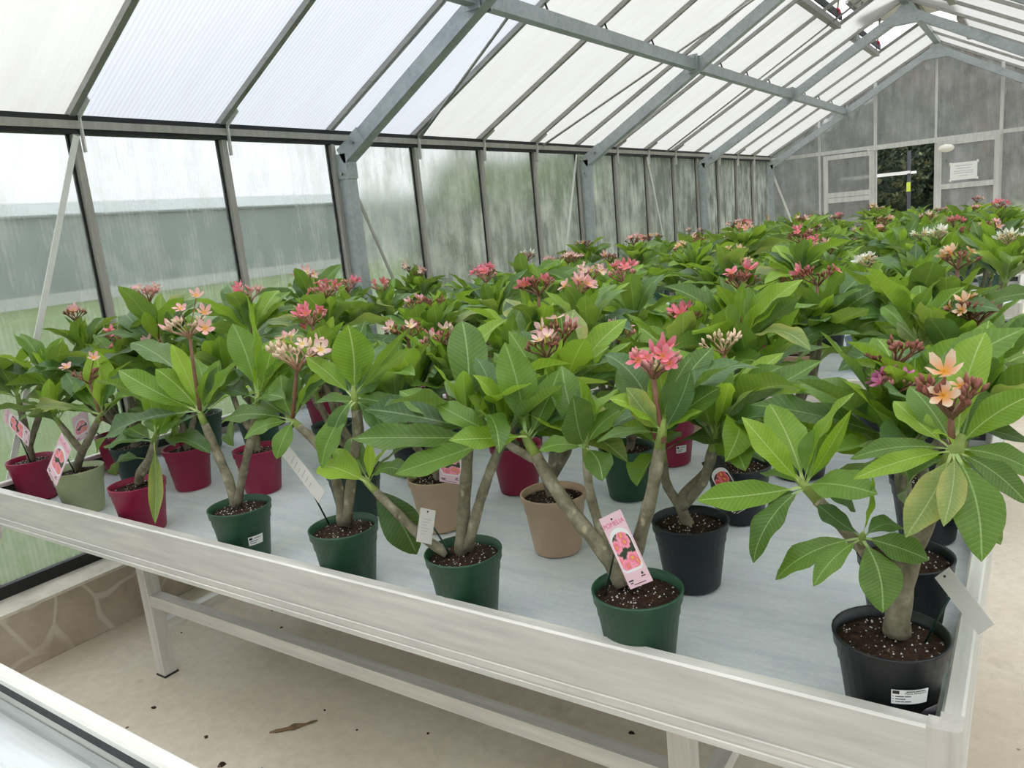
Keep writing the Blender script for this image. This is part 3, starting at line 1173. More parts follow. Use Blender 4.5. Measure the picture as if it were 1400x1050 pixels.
B1 = (1.12, 2.79)
B2 = (3.36, 5.03)
B3 = (5.60, 7.27)
B4 = (7.84, 9.51)
bench(-1.115, .555, 'empty aluminium growing bench with a bare ribbed tray', None, tray_z=.672)
bench(*B1, 'aluminium growing bench along the aisle, carrying the crimson, green and tan pots', 'white fleece mat on the bench along the aisle, under the crimson and green pots')
bench(*B2, 'second planted aluminium growing bench, carrying the white flowering plants', 'white fleece mat on the second planted bench')
bench(*B3, 'third planted aluminium growing bench from the aisle', 'white fleece mat on the third planted bench')
bench(*B4, 'fourth planted aluminium growing bench, nearest the door', 'white fleece mat on the fourth planted bench')
# ---------------------------------------------------------------- plant parts
def leaf_mesh(name, bend, wave, fold, mat, nl, na, seed):
    rr = random.Random(seed)
    # midrib polyline in the y-z plane
    pts = [(0.0, 0.0)]
    n = nl
    for i in range(n):
        t_ = (i + .5) / n
        th = bend * (.5 - t_ ** 1.25)
        y, z = pts[-1]
        pts.append((y + math.cos(th) / n, z + math.sin(th) / n))
    ey, ez = pts[-1]
    L = math.hypot(ey, ez)
    ca, sa = ey / L, ez / L
    pts = [((y * ca + z * sa) / L, (-y * sa + z * ca) / L) for y, z in pts]
    m = MB()
    uv = []
    tw = rr.uniform(-.25, .25)
    ph = rr.uniform(0, 6)
    sway = rr.choice((-.14, -.08, .08, .14))
    for i, (y, z) in enumerate(pts):
        v_ = i / n
        if v_ < .12:
            w = .085
        else:
            s = (v_ - .12) / .88
            w = max(.085 * (1 - s), (math.sin(math.pi * s ** 1.16) ** .80) * (1 - .12 * s ** 4))
            if i == n:
                w = .012
        for j in range(na + 1):
            u = -1 + 2 * j / na
            zz = z + abs(u) * fold * w +   .030 * wave * math.sin(v_ * 17 + ph + (1.6 if u > 0 else 0)) * abs(u) ** 1.5 * w
            x = .5 * u * w + sway * math.sin(math.pi * v_) * (1 if v_ > .1 else v_ * 10)
            a = tw * v_
            m.v.append((x * math.cos(a), y, zz + x * math.sin(a) * .35))
            uv.append((.5 + .5 * u * max(w, .3), v_))
    for i in range(n):
        for j in range(na):
            a = i * (na + 1) + j
            m.f.append((a, a + 1, a + na + 2, a + na + 1))
            m.mi.append(0)
    me = m.mesh(name, mat, True)
    ul = me.uv_layers.new(name='UVMap')
    flat = []
    for q in m.f:
        for k in q:
            flat += uv[k]
    ul.data.foreach_set('uv', flat)
    return me


BENDS = [-.35, .15, .5, .95, 1.5]
LEAF = {}


def get_leaf(mat, b, lod, var=0):
    k = (mat, b, lod, var)
    if k not in LEAF:
        nl, na = (14, 6) if lod == 0 else (8, 4)
        fold = [.10, .05, .035, .03, .02][b] * (1 if var == 0 else 2.2)
        LEAF[k] = leaf_mesh('leaf', BENDS[b], 1.0, fold, mat, nl, na, b * 7 + var * 3 + len(mat))
    return LEAF[k]


def leaf_mat4(p, q, width, nrm, roll=0.0):
    d = q - p
    L = d.length
    d = d / L
    n = nrm - d * nrm.dot(d)
    if n.length < 1e-3:
        n = Vector((0, 0, 1)) - d * d.z
        if n.length < 1e-3:
            n = Vector((0, 1, 0))
    n.normalize()
    if roll:
        n = Matrix.Rotation(roll, 3, d) @ n
    x = d.cross(n)
    M = Matrix(((x.x * width, d.x * L, n.x * L, p.x), (x.y * width, d.y * L, n.y * L, p.y), (x.z * width, d.z * L, n.z * L, p.z), (0, 0, 0, 1)))
    return M


def flower_mesh(name, mat, cup, n_l=4):
    m = MB()
    uv = []
    for k in range(5):
        a = 2 * math.pi * k / 5
        ca, sa = math.cos(a), math.sin(a)
        rows = [(0.0, .05, 0.0), (.30, .20, .07), (.68, .34, .12 + cup * .25), (1.0, .12, .10 + cup * .75)]
        b = len(m.v)
        for r_, w, z in rows:
            for s in (-1, 0, 1):
                y = s * w + .12 * r_
                x = r_
                zz = z + (.07 * s if r_ > .2 else 0) - (.03 if s == 0 else 0)
                m.v.append((x * ca - y * sa, x * sa + y * ca, zz))
                uv.append((.5 + s * .5, r_))
        for i in range(3):
            for j in range(2):
                q = b + i * 3 + j
                m.f.append((q, q + 1, q + 4, q + 3))
                m.mi.append(0)
    b = len(m.v)
    n = 5
    for z, r_ in ((0.04, .08), (-.7, .05)):
        for k in range(n):
            a = 2 * math.pi * k / n
            m.v.append((r_ * math.cos(a), r_ * math.sin(a), z))
            uv.append((.5, .2))
    for k in range(n):
        m.f.append((b + k, b + n + k, b + n + (k + 1) % n, b + (k + 1) % n))
        m.mi.append(0)
    me = m.mesh(name, mat, True)
    ul = me.uv_layers.new(name='UVMap')
    flat = []
    for q in m.f:
        for k in q:
            flat += uv[k]
    ul.data.foreach_set('uv', flat)
    return me


FLW = {}
for mat in ('petal_pink', 'petal_plum', 'petal_hot', 'petal_white', 'petal_peach', 'petal_blush'):
    FLW[mat] = [flower_mesh('flower', mat, c_) for c_ in (.25, .7, 1.1)]


def bud_mesh(mat, seed, nb, spread):
    rr = random.Random(seed)
    m = MB()
    w = spread * .05
    for k in range(nb):
        a = k * 6.283 / nb + rr.uniform(-.4, .4)
        e = rr.uniform(.35, 1.2)
        d = Vector((math.cos(a) * math.cos(e), math.sin(a) * math.cos(e), math.sin(e) * .75))
        p1 = d * spread * rr.uniform(.55, .85)
        m.tube([Vector((0, 0, -.01)), d * spread * .35 + Vector((0, 0, -.003)), p1], [w * 1.2, w, w * .8], 4, False)
        for q in range(rr.randint(3, 5)):
            b = rr.uniform(0, 6.283)
            f = (d + Vector((math.cos(b), math.sin(b), .5)) * .75).normalized()
            p2 = p1 + f * spread * rr.uniform(.12, .3)
            p3 = p2 + (f + Vector((0, 0, .5))).normalized() * spread * rr.uniform(.16, .34)
            m.tube([p1, p2], w * .5, 4, False)
            m.tube([p2, p2.lerp(p3, .55), p3], [w * .6, w * 1.5, w * .3], 5, True)
    return m.mesh('bud_cluster', mat, True)


BUDS = {}
for mat in ('bud_dark', 'bud_pink', 'bud_cream'):
    BUDS[mat] = [bud_mesh(mat, s_, 8, .052) for s_ in (1, 2, 3)]

# pots -------------------------------------------------------------
POT_R, POT_H = .0865, .158


def pot_mesh(mat, r, h):
    rb = r * .72
    prof = [(rb * .94, 0), (rb, .004), (r * .885, h * .70), (r * .905, h * .705), (r * .93, h * .86), (r * .975, h * .87), (r * .985, h * .975), (r, h * .98), (r, h), (r * .95, h), (r * .93, h * .86), (r * .80, h * .45), (r * .70, .02)]
    m = MB()
    m.lathe(prof, 32, cap0=True, cap1=True)
    me = m.mesh('pot', mat, True)
    return me


POTM = {(k, 0): pot_mesh('pot_' + k, POT_R, POT_H) for k in POTC}
POTM[('navy', 1)] = pot_mesh('pot_navy', .102, .185)


def soil_mesh(r, seed):
    rr = random.Random(seed)
    m = MB()
    nr, na = 7, 24
    m.v.append((0, 0, .010))
    for i in range(1, nr + 1):
        for k in range(na):
            a = 2 * math.pi * k / na
            q = r * i / nr
            m.v.append((q * math.cos(a), q * math.sin(a), .010 * (1 - (i / nr) ** 2) + rr.uniform(-.003, .003) * (i < nr)))
    for k in range(na):
        m.f.append((0, 1 + k, 1 + (k + 1) % na))
        m.mi.append(0)
    for i in range(nr - 1):
        for k in range(na):
            a = 1 + i * na + k
            b = 1 + i * na + (k + 1) % na
            m.f.append((a, a + na, b + na, b))
            m.mi.append(0)
    return m.mesh('soil', 'potting_soil', True)


SOIL = [soil_mesh(POT_R * .935, s_) for s_ in range(3)]
SOILB = soil_mesh(.102 * .935, 9)


def perlite_mesh(r, seed, n):
    rr = random.Random(seed)
    m = MB()
    for i in range(n):
        a, q = rr.uniform(0, 6.283), r * math.sqrt(rr.random()) * .95
        s = rr.uniform(.0009, .0026)
        c = Vector((q * math.cos(a), q * math.sin(a), .010 * (1 - (q / r) ** 2) + .001))
        b = len(m.v)
        m.v += [tuple(c + Vector(d) * s) for d in ((1, 0, 0), (-.5, .9, 0), (-.5, -.9, 0), (0, 0, 1.2))]
        m.f += [(b, b + 1, b + 3), (b + 1, b + 2, b + 3), (b + 2, b, b + 3)]
        m.mi += [0, 0, 0]
    return m.mesh('perlite', 'perlite_white')


PERL = [perlite_mesh(POT_R * .92, 5 + s_, 75) for s_ in range(2)]


class Plant:
    def __init__(self, x, y, pot, label, big=False, lod=0, group=None, soil_i=0, perlite=True, name='potted_plumeria'):
        self.root = tag(empty(name, (x, y, FAB)), label, 'plant', group)
        self.base = Vector((x, y, FAB))
        self.x, self.y = x, y
        self.lod = lod
        self.h = .185 if big else POT_H
        self.r = .102 if big else POT_R
        self.pot = obj('pot', POTM[(pot, 1 if big else 0)], self.root, Matrix.Rotation(R.uniform(0, 6), 4, 'Z'))
        sz = self.h - .020
        self.soil = obj('soil', SOILB if big else SOIL[soil_i % 3], self.root, Matrix.Translation((0, 0, sz)))
        self.soil_z = FAB + sz + .006
        if perlite:
            o = obj('perlite', PERL[soil_i % 2], self.root, Matrix.Translation((0, 0, sz)))
            o['kind'] = 'stuff'
        self.tr = MB()
        self.nodes = []

    def loc(self, p):
        return Vector(p) - self.base

    def px(self, px, py, dy=0.0):
        return at_y(px, py, self.y + dy)

    def branch(self, pts, r0, r1, green=.0):
        pts = [self.loc(p) for p in pts]
        # smooth with catmull-rom
        out = []
        P = [pts[0]] + pts + [pts[-1]]
        for i in range(1, len(P) - 2):
            for k in range(4):
                t_ = k / 4
                a, b, c, d = P[i - 1], P[i], P[i + 1], P[i + 2]
                out.append(.5 * ((2 * b) + (c - a) * t_ + (2 * a - 5 * b + 4 * c - d) * t_ ** 2 + (3 * b - a - 3 * c + d) * t_ ** 3))
        out.append(pts[-1])
        n = len(out)
        rad = [(r0 + (r1 - r0) * i / (n - 1)) * (1 + .07 * math.sin(i * 2.1 + pts[0].x * 50)) for i in range(n)]
        self.tr.tube(out, rad, 10 if self.lod == 0 else 6)
        # green growing tip
        tip = out[-1]
        d = (out[-1] - out[-2]).normalized()
        MB().tube([tip - d * .004, tip + d * .03, tip + d * .055], [r1 * .98, r1 * .8, r1 * .35], 8 if self.lod == 0 else 6).build('green_shoot', 'green_stem', self.root, True)
        self.nodes.append(self.base + tip + d * .03)
        return self.base + tip + d * .03, d

    def leaf(self, p, q, width, mat='leaf_mature', bend=2, nrm=None, roll=0.0, var=0):
        if nrm is None:
            nrm = Vector((0, 0, 1)) * .75 + (CAM - p).normalized() * .6
        me = get_leaf(mat, bend, self.lod, var)
        return obj('leaf', me, self.root, leaf_mat4(self.loc(p), self.loc(q), width, nrm, roll))

    def rosette(self, c, axis, n=11, size=.19, rr=None, spread=1.0, droop=0.0, skip=None, phase=None, mats=None):
        rr = rr or R
        axis = axis.normalized()
        ax = (Vector((0, 0, 1)) * .75 + axis * .5).normalized()
        ph = rr.uniform(0, 6.28) if phase is None else phase
        ref = Vector((1, 0, 0))
        ex = (ref - ax * ref.dot(ax)).normalized()
        ey = ax.cross(ex)
        for i in range(n):
            t_ = (i + .5) / n            # 0 inner young .. 1 outer old
            a = ph + i * 2.39996 + rr.uniform(-.25, .25)
            el = math.radians(80 - 76 * t_ * spread + rr.uniform(-16, 16)) - droop * t_
            L = size * (.50 + .60 * min(1, t_ * 1.7)) * rr.uniform(.78, 1.15)
            d = ax * math.sin(el) + (ex * math.cos(a) + ey * math.sin(a)) * math.cos(el)
            p = c + ax * (.028 * (1 - t_) - .012)
            q = p + d * L
            if q.z < FAB + .02 or q.x < .06:
                continue
            if skip and skip(q):
                continue
            if mats:
                mat = rr.choice(mats)
            elif t_ < .18:
                mat = 'leaf_young' if rr.random() < .55 else 'leaf_bright'
            elif t_ < .55:
                mat = 'leaf_bright' if rr.random() < .55 else 'leaf_mature'
            else:
                x_ = rr.random()
                mat = 'leaf_deep' if x_ < .36 else ('leaf_mature' if x_ < .80 else ('leaf_bright' if x_ < .92 else 'leaf_aged'))
            b = 1 if t_ < .2 else rr.choice((1, 2, 2, 3)) if t_ < .6 else rr.choice((2, 3, 3, 4))
            up = ax - d * ax.dot(d)
            self.leaf(p, q, L * rr.uniform(.27, .37), mat, b, up, rr.uniform(-.6, .6), rr.choice((0, 0, 1)))

    def inflor(self, tip, head, mat, nfl, buds='bud_pink', fsize=.022, spread=1.0, rr=None, spots=None):
        rr = rr or R
        a, b = self.loc(tip), self.loc(head)
        mid = a.lerp(b, .5) + Vector((rr.uniform(-.006, .006), rr.uniform(-.006, .006), 0))
        st = MB().tube([a - (b - a).normalized() * .02, mid, b], [.0058, .005, .0045], 7 if self.lod == 0 else 5).build('flower_stalk', 'peduncle_red', self.root, True)
        sc = spread * rr.uniform(.9, 1.1)
        obj('bud_cluster', rr.choice(BUDS[buds]), st, Matrix.Translation(b) @ Matrix.Rotation(rr.uniform(0, 6), 4, 'Z') @ Matrix.Scale(sc, 4))
        if spots:
            for (q, s) in spots:
                q = self.loc(q)
                d = (Vector((0, 0, .5)) + (q - b).normalized() * .5 + (CAM - self.base - q).normalized() * .8).normalized()
                M = Matrix.Translation(q) @ d.to_track_quat('Z', 'Y').to_matrix().to_4x4() @ Matrix.Rotation(rr.uniform(0, 6), 4, 'Z') @ Matrix.Scale(s, 4)
                obj('flower', rr.choice(FLW[mat]), st, M)
                m_ = MB().tube([b, q - d * s * .5], .0016, 4, False).build('pedicel', 'peduncle_red', st, True)
        for i in range(nfl):
            an = rr.uniform(0, 6.283)
            e = rr.uniform(.15, 1.3)
            d = Vector((math.cos(an) * math.cos(e), math.sin(an) * math.cos(e), math.sin(e)))
            q = b + Vector((d.x * .052, d.y * .052, d.z * .032 + .020)) * sc
            d = (d + Vector((0, 0, .35))).normalized()
            M = Matrix.Translation(q) @ d.to_track_quat('Z', 'Y').to_matrix().to_4x4() @ Matrix.Rotation(rr.uniform(0, 6), 4, 'Z') @ Matrix.Scale(fsize * rr.uniform(.8, 1.15), 4)
            obj('flower', rr.choice(FLW[mat]), st, M)

    def fill(self, n, size, rr):
        # extra leaves on the side turned away from the aisle
        for nd in list(self.nodes):
            self.rosette(nd, Vector((0, .3, 1)), n, size, rr, .85, skip=lambda q: q.y < self.y + .02)

    def done(self):
        if self.tr.v:
            self.tr.build('trunk', 'plumeria_bark', self.root, True)

    def sticker(self, ang, z0, w, h, detailed=False):
        # curved white label on the pot wall; the pot wall leans out with height
        def P(a, z, off=.0012):
            rb, rt = self.r * .72, self.r * .885
            r_ = rb + (rt - rb) * z / (self.h * .70) + off
            return (r_ * math.cos(a), r_ * math.sin(a), z)
        m = MB()
        n = 8
        rm = self.r * .8
        for i in range(n + 1):
            a = ang + (i / n - .5) * w / rm
            m.v += [P(a, z0), P(a, z0 + h)]
        for i in range(n):
            b = 2 * i
            m.f.append((b, b + 2, b + 3, b + 1))
            m.mi.append(0)
        o = m.build('sticker', 'paper_white', None, True)
        o.parent = self.pot
        o.matrix_parent_inverse = self.pot.matrix_basis.inverted()

        def strip(u0, u1, v0, v1, mat, name):
            k = MB()
            for i in range(5):
                a = ang + (u0 + (u1 - u0) * i / 4 - .5) * w / rm
                k.v += [P(a, z0 + v0 * h, .0018), P(a, z0 + v1 * h, .0018)]
            for i in range(4):
                k.f.append((2 * i, 2 * i + 2, 2 * i + 3, 2 * i + 1))
                k.mi.append(0)
            return k
        if detailed:
            k = strip(.03, .20, .72, .95, 'ink_dark', 'flag')
            for (u0, u1, v0) in ((.38, .60, .86), (.62, .90, .86), (.10, .32, .52), (.34, .50, .52), (.10, .20, .34), (.21, .36, .34), (.10, .24, .16), (.25, .33, .16), (.35, .52, .16), (.03, .06, .52), (.03, .06, .34), (.03, .06, .16)):
                s2 = strip(u0, u1, v0, v0 + .06, '', '')
                b = len(k.v)
                k.v += s2.v
                k.f += [tuple(q + b for q in f_) for f_ in s2.f]
                k.mi += s2.mi
            me = text_mesh('Plant Passport', .0052)
            b = len(k.v)
            for vt in me.vertices:
                a = ang + (.64 - .5) * w / rm + vt.co.x / rm
                k.v.append(P(a, z0 + h * .70 + vt.co.y, .0018))
            for pl in me.polygons:
                k.f.append(tuple(b + i for i in pl.vertices))
                k.mi.append(0)
        else:
            k = strip(.06, .25, .62, .88, '', '')
            for (u0, u1, v0) in ((.35, .85, .72), (.10, .6, .42), (.1, .5, .2)):
                s2 = strip(u0, u1, v0, v0 + .07, '', '')
                b = len(k.v)
                k.v += s2.v
                k.f += [tuple(q + b for q in f_) for f_ in s2.f]
                k.mi += s2.mi
        o2 = k.build('sticker_print', 'ink_dark', None)
        o2.parent = self.pot
        o2.matrix_parent_inverse = self.pot.matrix_basis.inverted()


# ---------------------------------------------------------------- plant tags
def mat_photo(name, petal, dark):
    t = NT(name)
    co = t.coord('Generated')
    v = t.n.new('ShaderNodeTexVoronoi')
    v.inputs['Scale'].default_value = 2.5
    v.voronoi_dimensions = '2D'
    nz = t.n.new('ShaderNodeTexNoise')
    nz.inputs['Scale'].default_value = 9.0
    t.link(co, nz.inputs['Vector'])
    t.link(t.mix(.22, t.mapping(co, (1, 1.6, 0)), nz.outputs['Color']), v.inputs['Vector'])
    c = t.ramp(v.outputs['Distance'], [(.06, (.85, .45, .05)), (.2, petal), (.50, tuple(min(1, x * 1.2 + .18) for x in petal)), (.62, dark)])
    t.base(c)
    t.set(.35, 0, .5)


mat_photo('print_pink', (.80, .16, .26), (.03, .05, .02))
mat_photo('print_red', (.60, .02, .04), (.02, .01, .01))
plain('card_pink', (.80, .55, .64), .35)
plain('card_black', (.012, .012, .012), .35)
plain('card_back', (.60, .58, .55), .5)


def plant_tag(tl, tr_, bl, stake_to, style, label, group='plant tags', name_text=None, hide_print=False):
    tl, tr_, bl = Vector(tl), Vector(tr_), Vector(bl)
    ex = (tr_ - tl)
    ey = (tl - bl)
    h = ey.length
    ey.normalize()
    ex = ex - ey * ex.dot(ey)
    w = ex.length
    ex.normalize()
    ez = ex.cross(ey)
    if ez.dot(CAM - tl) < 0:
        ez = -ez
        flip = True
    else:
        flip = False
    c = tl - ey * h
    Mx = Matrix(((ex.x, ey.x, ez.x, c.x), (ex.y, ey.y, ez.y, c.y), (ex.z, ey.z, ez.z, c.z), (0, 0, 0, 1)))
    e = tag(empty('plant_tag', c), label, 'plant tag', group)
    base = Matrix.Translation(-c) @ Mx
    card = {'pink': 'card_pink', 'black': 'card_black', 'back': 'card_back'}[style]
    o = MB().quadbox(0, w, 0, h, -.0006, .0006).build('card', card, e)
    o.matrix_basis = base
    hole = MB().lathe([(.0022, .0007), (.0022, .0009)], 10, cap0=True, cap1=True).build('hole', 'ink_dark', e)
    hole.matrix_basis = base @ Matrix.Translation((w * .5, h * .93, 0))
    if style != 'back' and not hide_print:
        # white arched field, photo, then name
        def arch(x0, x1, y0, y1, z, mat, nm):
            m = MB()
            r_ = (x1 - x0) / 2
            pts = [(x0, y0 + r_ * .25), (x0 + r_ * .25, y0), (x1 - r_ * .25, y0), (x1, y0 + r_ * .25)]
            for k in range(9):
                a = math.pi * k / 8
                pts.append(((x0 + x1) / 2 + r_ * math.cos(a), y1 - r_ * .8 + r_ * .8 * math.sin(a)))
            m.v = [(x_, y_, z) for x_, y_ in pts]
            m.f = [tuple(range(len(pts)))]
            m.mi = [0]
            q = m.build(nm, mat, e)
            q.matrix_basis = base
        arch(w * .06, w * .94, h * .20, h * .80, .0008, 'paper_white', 'print_field')
        arch(w * .10, w * .90, h * .235, h * .735, .0010, 'print_pink' if style == 'pink' else 'print_red', 'print_photo')
        m = MB()
        for x0, x1, y0, y1 in ((.08, .28, .085, .105), (.12, .24, .055, .07), (.25, .75, .03, .04), (.66, .84, .10, .115)):
            m.quadbox(w * x0, w * x1, h * y0, h * y1, .0006, .0009)
        m.hexa([(w * .69, h * .13, .0006), (w * .81, h * .13, .0006), (w * .81, h * .13, .0009), (w * .69, h * .13, .0009),
                (w * .74, h * .165, .0006), (w * .76, h * .165, .0006), (w * .76, h * .165, .0009), (w * .74, h * .165, .0009)])
        q = m.build('small_print', 'ink_dark' if style == 'pink' else 'paper_white', e)
        q.matrix_basis = base
        if name_text:
            me = text_mesh(name_text, w * .235)
            me.materials.clear()
            me.materials.append(MATS['ink_pink'])
            q = obj('tag_name', me, e, base @ Matrix.Translation((w * .5, h * .835, .0010)))
    if style == 'back' and not hide_print:
        m = MB()
        for i in range(6):
            m.quadbox(w * .2, w * (.55 + .25 * ((i * 7) % 3) / 2), h * (.25 + .09 * i), h * (.25 + .09 * i) + h * .012, .0006, .0009)
        q = m.build('small_print', 'ink_grey', e)
        q.matrix_basis = base
    st = Vector(stake_to)
    top = c + ex * w * .5 + ey * h * .72 - ez * .003
    mid = c + ex * w * .5 + ey * h * .35 - ez * .004
    m = MB().tube([top - c, top.lerp(st, .5) - c + Vector((0, 0, .004)), st - c], .0022, 6)
    m.build('stake', 'green_stake', e, True)
    return e


# ---------------------------------------------------------------- front row, plant by plant
def hl(P, bx, by, tx, ty, w, mat='leaf_mature', bend=2, dyb=0.0, dyt=0.0, roll=0.0, nrm=None, var=0):
    p, q = P.px(bx, by, dyb), P.px(tx, ty, dyt)
    if P.nodes:
        nd = min(P.nodes, key=lambda n: (n - p).length)
        if (nd - p).length < .11:
            p = nd + (p - nd) * .22
    dep = ((p + q) / 2 - CAM).dot(CF)
    if nrm == 'cam':
        nrm = (CAM - p).normalized() + Vector((0, 0, .25))
    elif nrm == 'up':
        nrm = Vector((0, 0, 1)) + (CAM - p).normalized() * .2
    return P.leaf(p, q, w * dep / F_PX, mat, bend, nrm, roll, var)


def hb(P, pts, r0, r1):
    return P.branch([P.px(*q) for q in pts], r0, r1)


def front_pot(px, py, pot, label, **kw):
    c = at_z(px, py, FAB + POT_H)
    return Plant(min(c.x, 3.217), c.y, pot, label, **kw)


M_, B_, D_, Y_, A_ = 'leaf_mature', 'leaf_bright', 'leaf_deep', 'leaf_young', 'leaf_aged'
rr = random.Random(11)
GF = 'plumerias in the front row of the first bench'

# H: black pot in the bench corner
P = front_pot(1220, 864, 'black', 'large plumeria in a black pot with a white sticker, in the corner of the bench', group=GF)
PH = P
tip, ax = hb(P, [(1226, 866), (1230, 815), (1246, 750), (1272, 695), (1296, 640)], .0205, .0145)
tl_, axl = hb(P, [(1229, 812), (1190, 762), (1150, 718), (1118, 684)], .0125, .0100)
ts_, axs = hb(P, [(1176, 748), (1177, 745, -.02), (1178, 740, -.04)], .0075, .0065)
for a in [(1285, 626, 1238, 735, 50, A_, 2, -.03, -.12), (1293, 632, 1290, 720, 36, A_, 2, -.04, -.13), (1306, 632, 1342, 768, 64, M_, 2, -.04, -.13),
          (1316, 630, 1368, 745, 44, A_, 3, -.02, -.02, .9), (1280, 622, 1166, 655, 30, B_, 3, -.03, -.10, -.5), (1279, 610, 1162, 628, 34, M_, 3, 0, -.02, -.2),
          (1318, 606, 1418, 648, 40, M_, 2, 0, 0, .2), (1318, 626, 1406, 690, 36, M_, 2, -.02, -.05, .2), (1312, 600, 1424, 535, 46, B_, 2, 0, .04, .3),
          (1292, 600, 1244, 528, 52, M_, 1, .02, .10), (1322, 596, 1328, 520, 56, M_, 1, .04, .12), (1270, 605, 1222, 548, 36, B_, 2, .02, .08),
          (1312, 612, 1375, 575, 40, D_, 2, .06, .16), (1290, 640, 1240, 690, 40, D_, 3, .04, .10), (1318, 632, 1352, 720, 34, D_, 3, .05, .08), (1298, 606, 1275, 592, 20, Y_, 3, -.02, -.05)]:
    hl(P, *a)
for a in [(1096, 668, 1014, 570, 44, B_, 2, 0, -.02), (1092, 672, 952, 684, 46, B_, 2, -.02, -.07, -.25), (1098, 682, 1030, 770, 46, M_, 4, -.02, -.10, .3),
          (1104, 664, 1164, 560, 20, B_, 1, -.01, -.05, .9), (1112, 652, 1118, 585, 46, M_, 1, .02, .04), (1104, 664, 1043, 648, 40, M_, 3, .03, .08),
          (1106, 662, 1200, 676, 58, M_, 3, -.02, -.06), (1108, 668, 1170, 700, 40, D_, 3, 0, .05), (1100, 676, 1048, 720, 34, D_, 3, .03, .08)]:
    hl(P, *a)
for a in [(1170, 742, 1060, 793, 44, M_, 3, -.04, -.10), (1173, 748, 1112, 802, 34, M_, 3, -.04, -.13), (1179, 746, 1207, 838, 56, M_, 2, -.05, -.13),
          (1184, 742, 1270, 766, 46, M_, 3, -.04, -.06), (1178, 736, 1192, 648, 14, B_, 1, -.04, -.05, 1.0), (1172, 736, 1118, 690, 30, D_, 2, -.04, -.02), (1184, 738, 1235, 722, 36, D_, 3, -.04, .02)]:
    hl(P, *a)
P.inflor(tip, P.px(1301, 562), 'petal_peach', 0, 'bud_dark', spots=[(P.px(1291, 508, -.02), .024), (P.px(1290, 541, -.04), .021), (P.px(1312, 528), .014)], spread=1.25)
P.sticker(math.radians(-60), .079, .050, .026, True)
P.fill(5, 0.19, rr)
P.done()

# G: green pot with the pink picture tag
P = front_pot(871, 803, 'green', 'three-stemmed plumeria in a green pot with a pink picture tag leaning on its trunk', group=GF, soil_i=1)
PG = P
t1, a1 = hb(P, [(852, 800), (828, 758), (790, 710), (758, 666), (732, 622)], .0165, .0125)
t1b, a1b = hb(P, [(738, 632), (712, 618, -.01), (692, 606, -.02)], .0095, .008)
t2, a2 = hb(P, [(842, 782), (825, 735, .02), (808, 680, .02), (802, 630, .02)], .0115, .0085)
t3, a3 = hb(P, [(862, 796), (872, 745), (890, 680), (902, 612)], .0150, .0110)
for a in [(684, 614, 482, 600, 42, M_, 2, -.02, -.10, -.3), (680, 620, 540, 648, 40, M_, 2, -.03, -.12, -.3), (716, 572, 614, 602, 46, B_, 2, -.04, -.12), (690, 588, 596, 552, 40, M_, 2, -.02, -.05),
          (708, 568, 690, 468, 56, M_, 1, 0, .02), (695, 600, 498, 560, 44, D_, 2, 0, -.02), (700, 580, 640, 515, 38, B_, 1, .02, .06), (726, 585, 765, 505, 40, M_, 1, .02, .06), (735, 598, 812, 535, 44, D_, 2, .03, .08),
          (735, 600, 700, 540, 36, D_, 2, .05, .14), (690, 596, 610, 520, 30, M_, 2, .04, .10)]:
    hl(P, *a)
for a in [(798, 622, 783, 541, 60, D_, 2, 0, -.04), (800, 625, 737, 616, 34, M_, 3, 0, -.04), (806, 622, 824, 658, 40, M_, 2, 0, -.06), (800, 618, 850, 560, 32, M_, 2, .02, .06), (795, 618, 745, 565, 36, D_, 2, .03, .08),
          (803, 618, 768, 500, 44, M_, 2, .05, .10)]:
    hl(P, *a)
for a in [(898, 592, 832, 545, 44, B_, 3, -.02, -.08), (900, 590, 856, 530, 42, A_, 2, -.03, -.05), (908, 588, 945, 505, 34, D_, 1, 0, 0, .4), (905, 585, 900, 500, 40, Y_, 1, .02, .04), (912, 590, 985, 530, 44, M_, 3, .02, .05),
          (895, 600, 815, 605, 22, M_, 3, -.02, -.06), (912, 598, 960, 562, 18, B_, 2, .0, .0), (905, 590, 975, 475, 46, M_, 2, .06, .16), (898, 588, 850, 500, 44, M_, 2, .05, .12)]:
    hl(P, *a)
P.inflor(t3, P.px(893, 512, .02), 'petal_hot', 2, 'bud_pink', spots=[(P.px(872, 493), .021), (P.px(906, 487), .019), (P.px(915, 497), .016), (P.px(885, 489), .013)])
P.fill(11, 0.20, rr)
P.done()

# F: green pot, two upright stems and a low leaning one
P = front_pot(633, 752, 'green', 'plumeria in a green pot with two upright trunks and one low branch reaching sideways', group=GF, soil_i=2)
PF = P
t1, a1 = hb(P, [(630, 755), (634, 700), (638, 640), (640, 596)], .0150, .0110)
t2, a2 = hb(P, [(640, 750), (652, 700), (668, 650), (684, 612)], .0125, .0095)
t3, a3 = hb(P, [(612, 757, -.02), (575, 732, -.03), (540, 698, -.03), (514, 672, -.03)], .0120, .0095)
P.rosette(t1, a1, 10, .20, rr, skip=lambda q: q.y < P.y - .05 and q.z < 1.02)
P.rosette(t2, a2, 9, .18, rr, skip=lambda q: q.y < P.y - .05)
for a in [(508, 664, 434, 640, 44, B_, 4, -.04, -.06), (512, 660, 506, 600, 16, Y_, 1, -.03, -.03), (516, 660, 570, 758, 54, D_, 3, -.02, .0, .5), (505, 660, 455, 612, 26, B_, 2, -.03, -.02), (516, 662, 570, 655, 30, M_, 4, -.03, -.05), (514, 656, 480, 598, 30, M_, 2, .02, .05)]:
    hl(P, *a)
P.fill(7, 0.19, rr)
P.done()

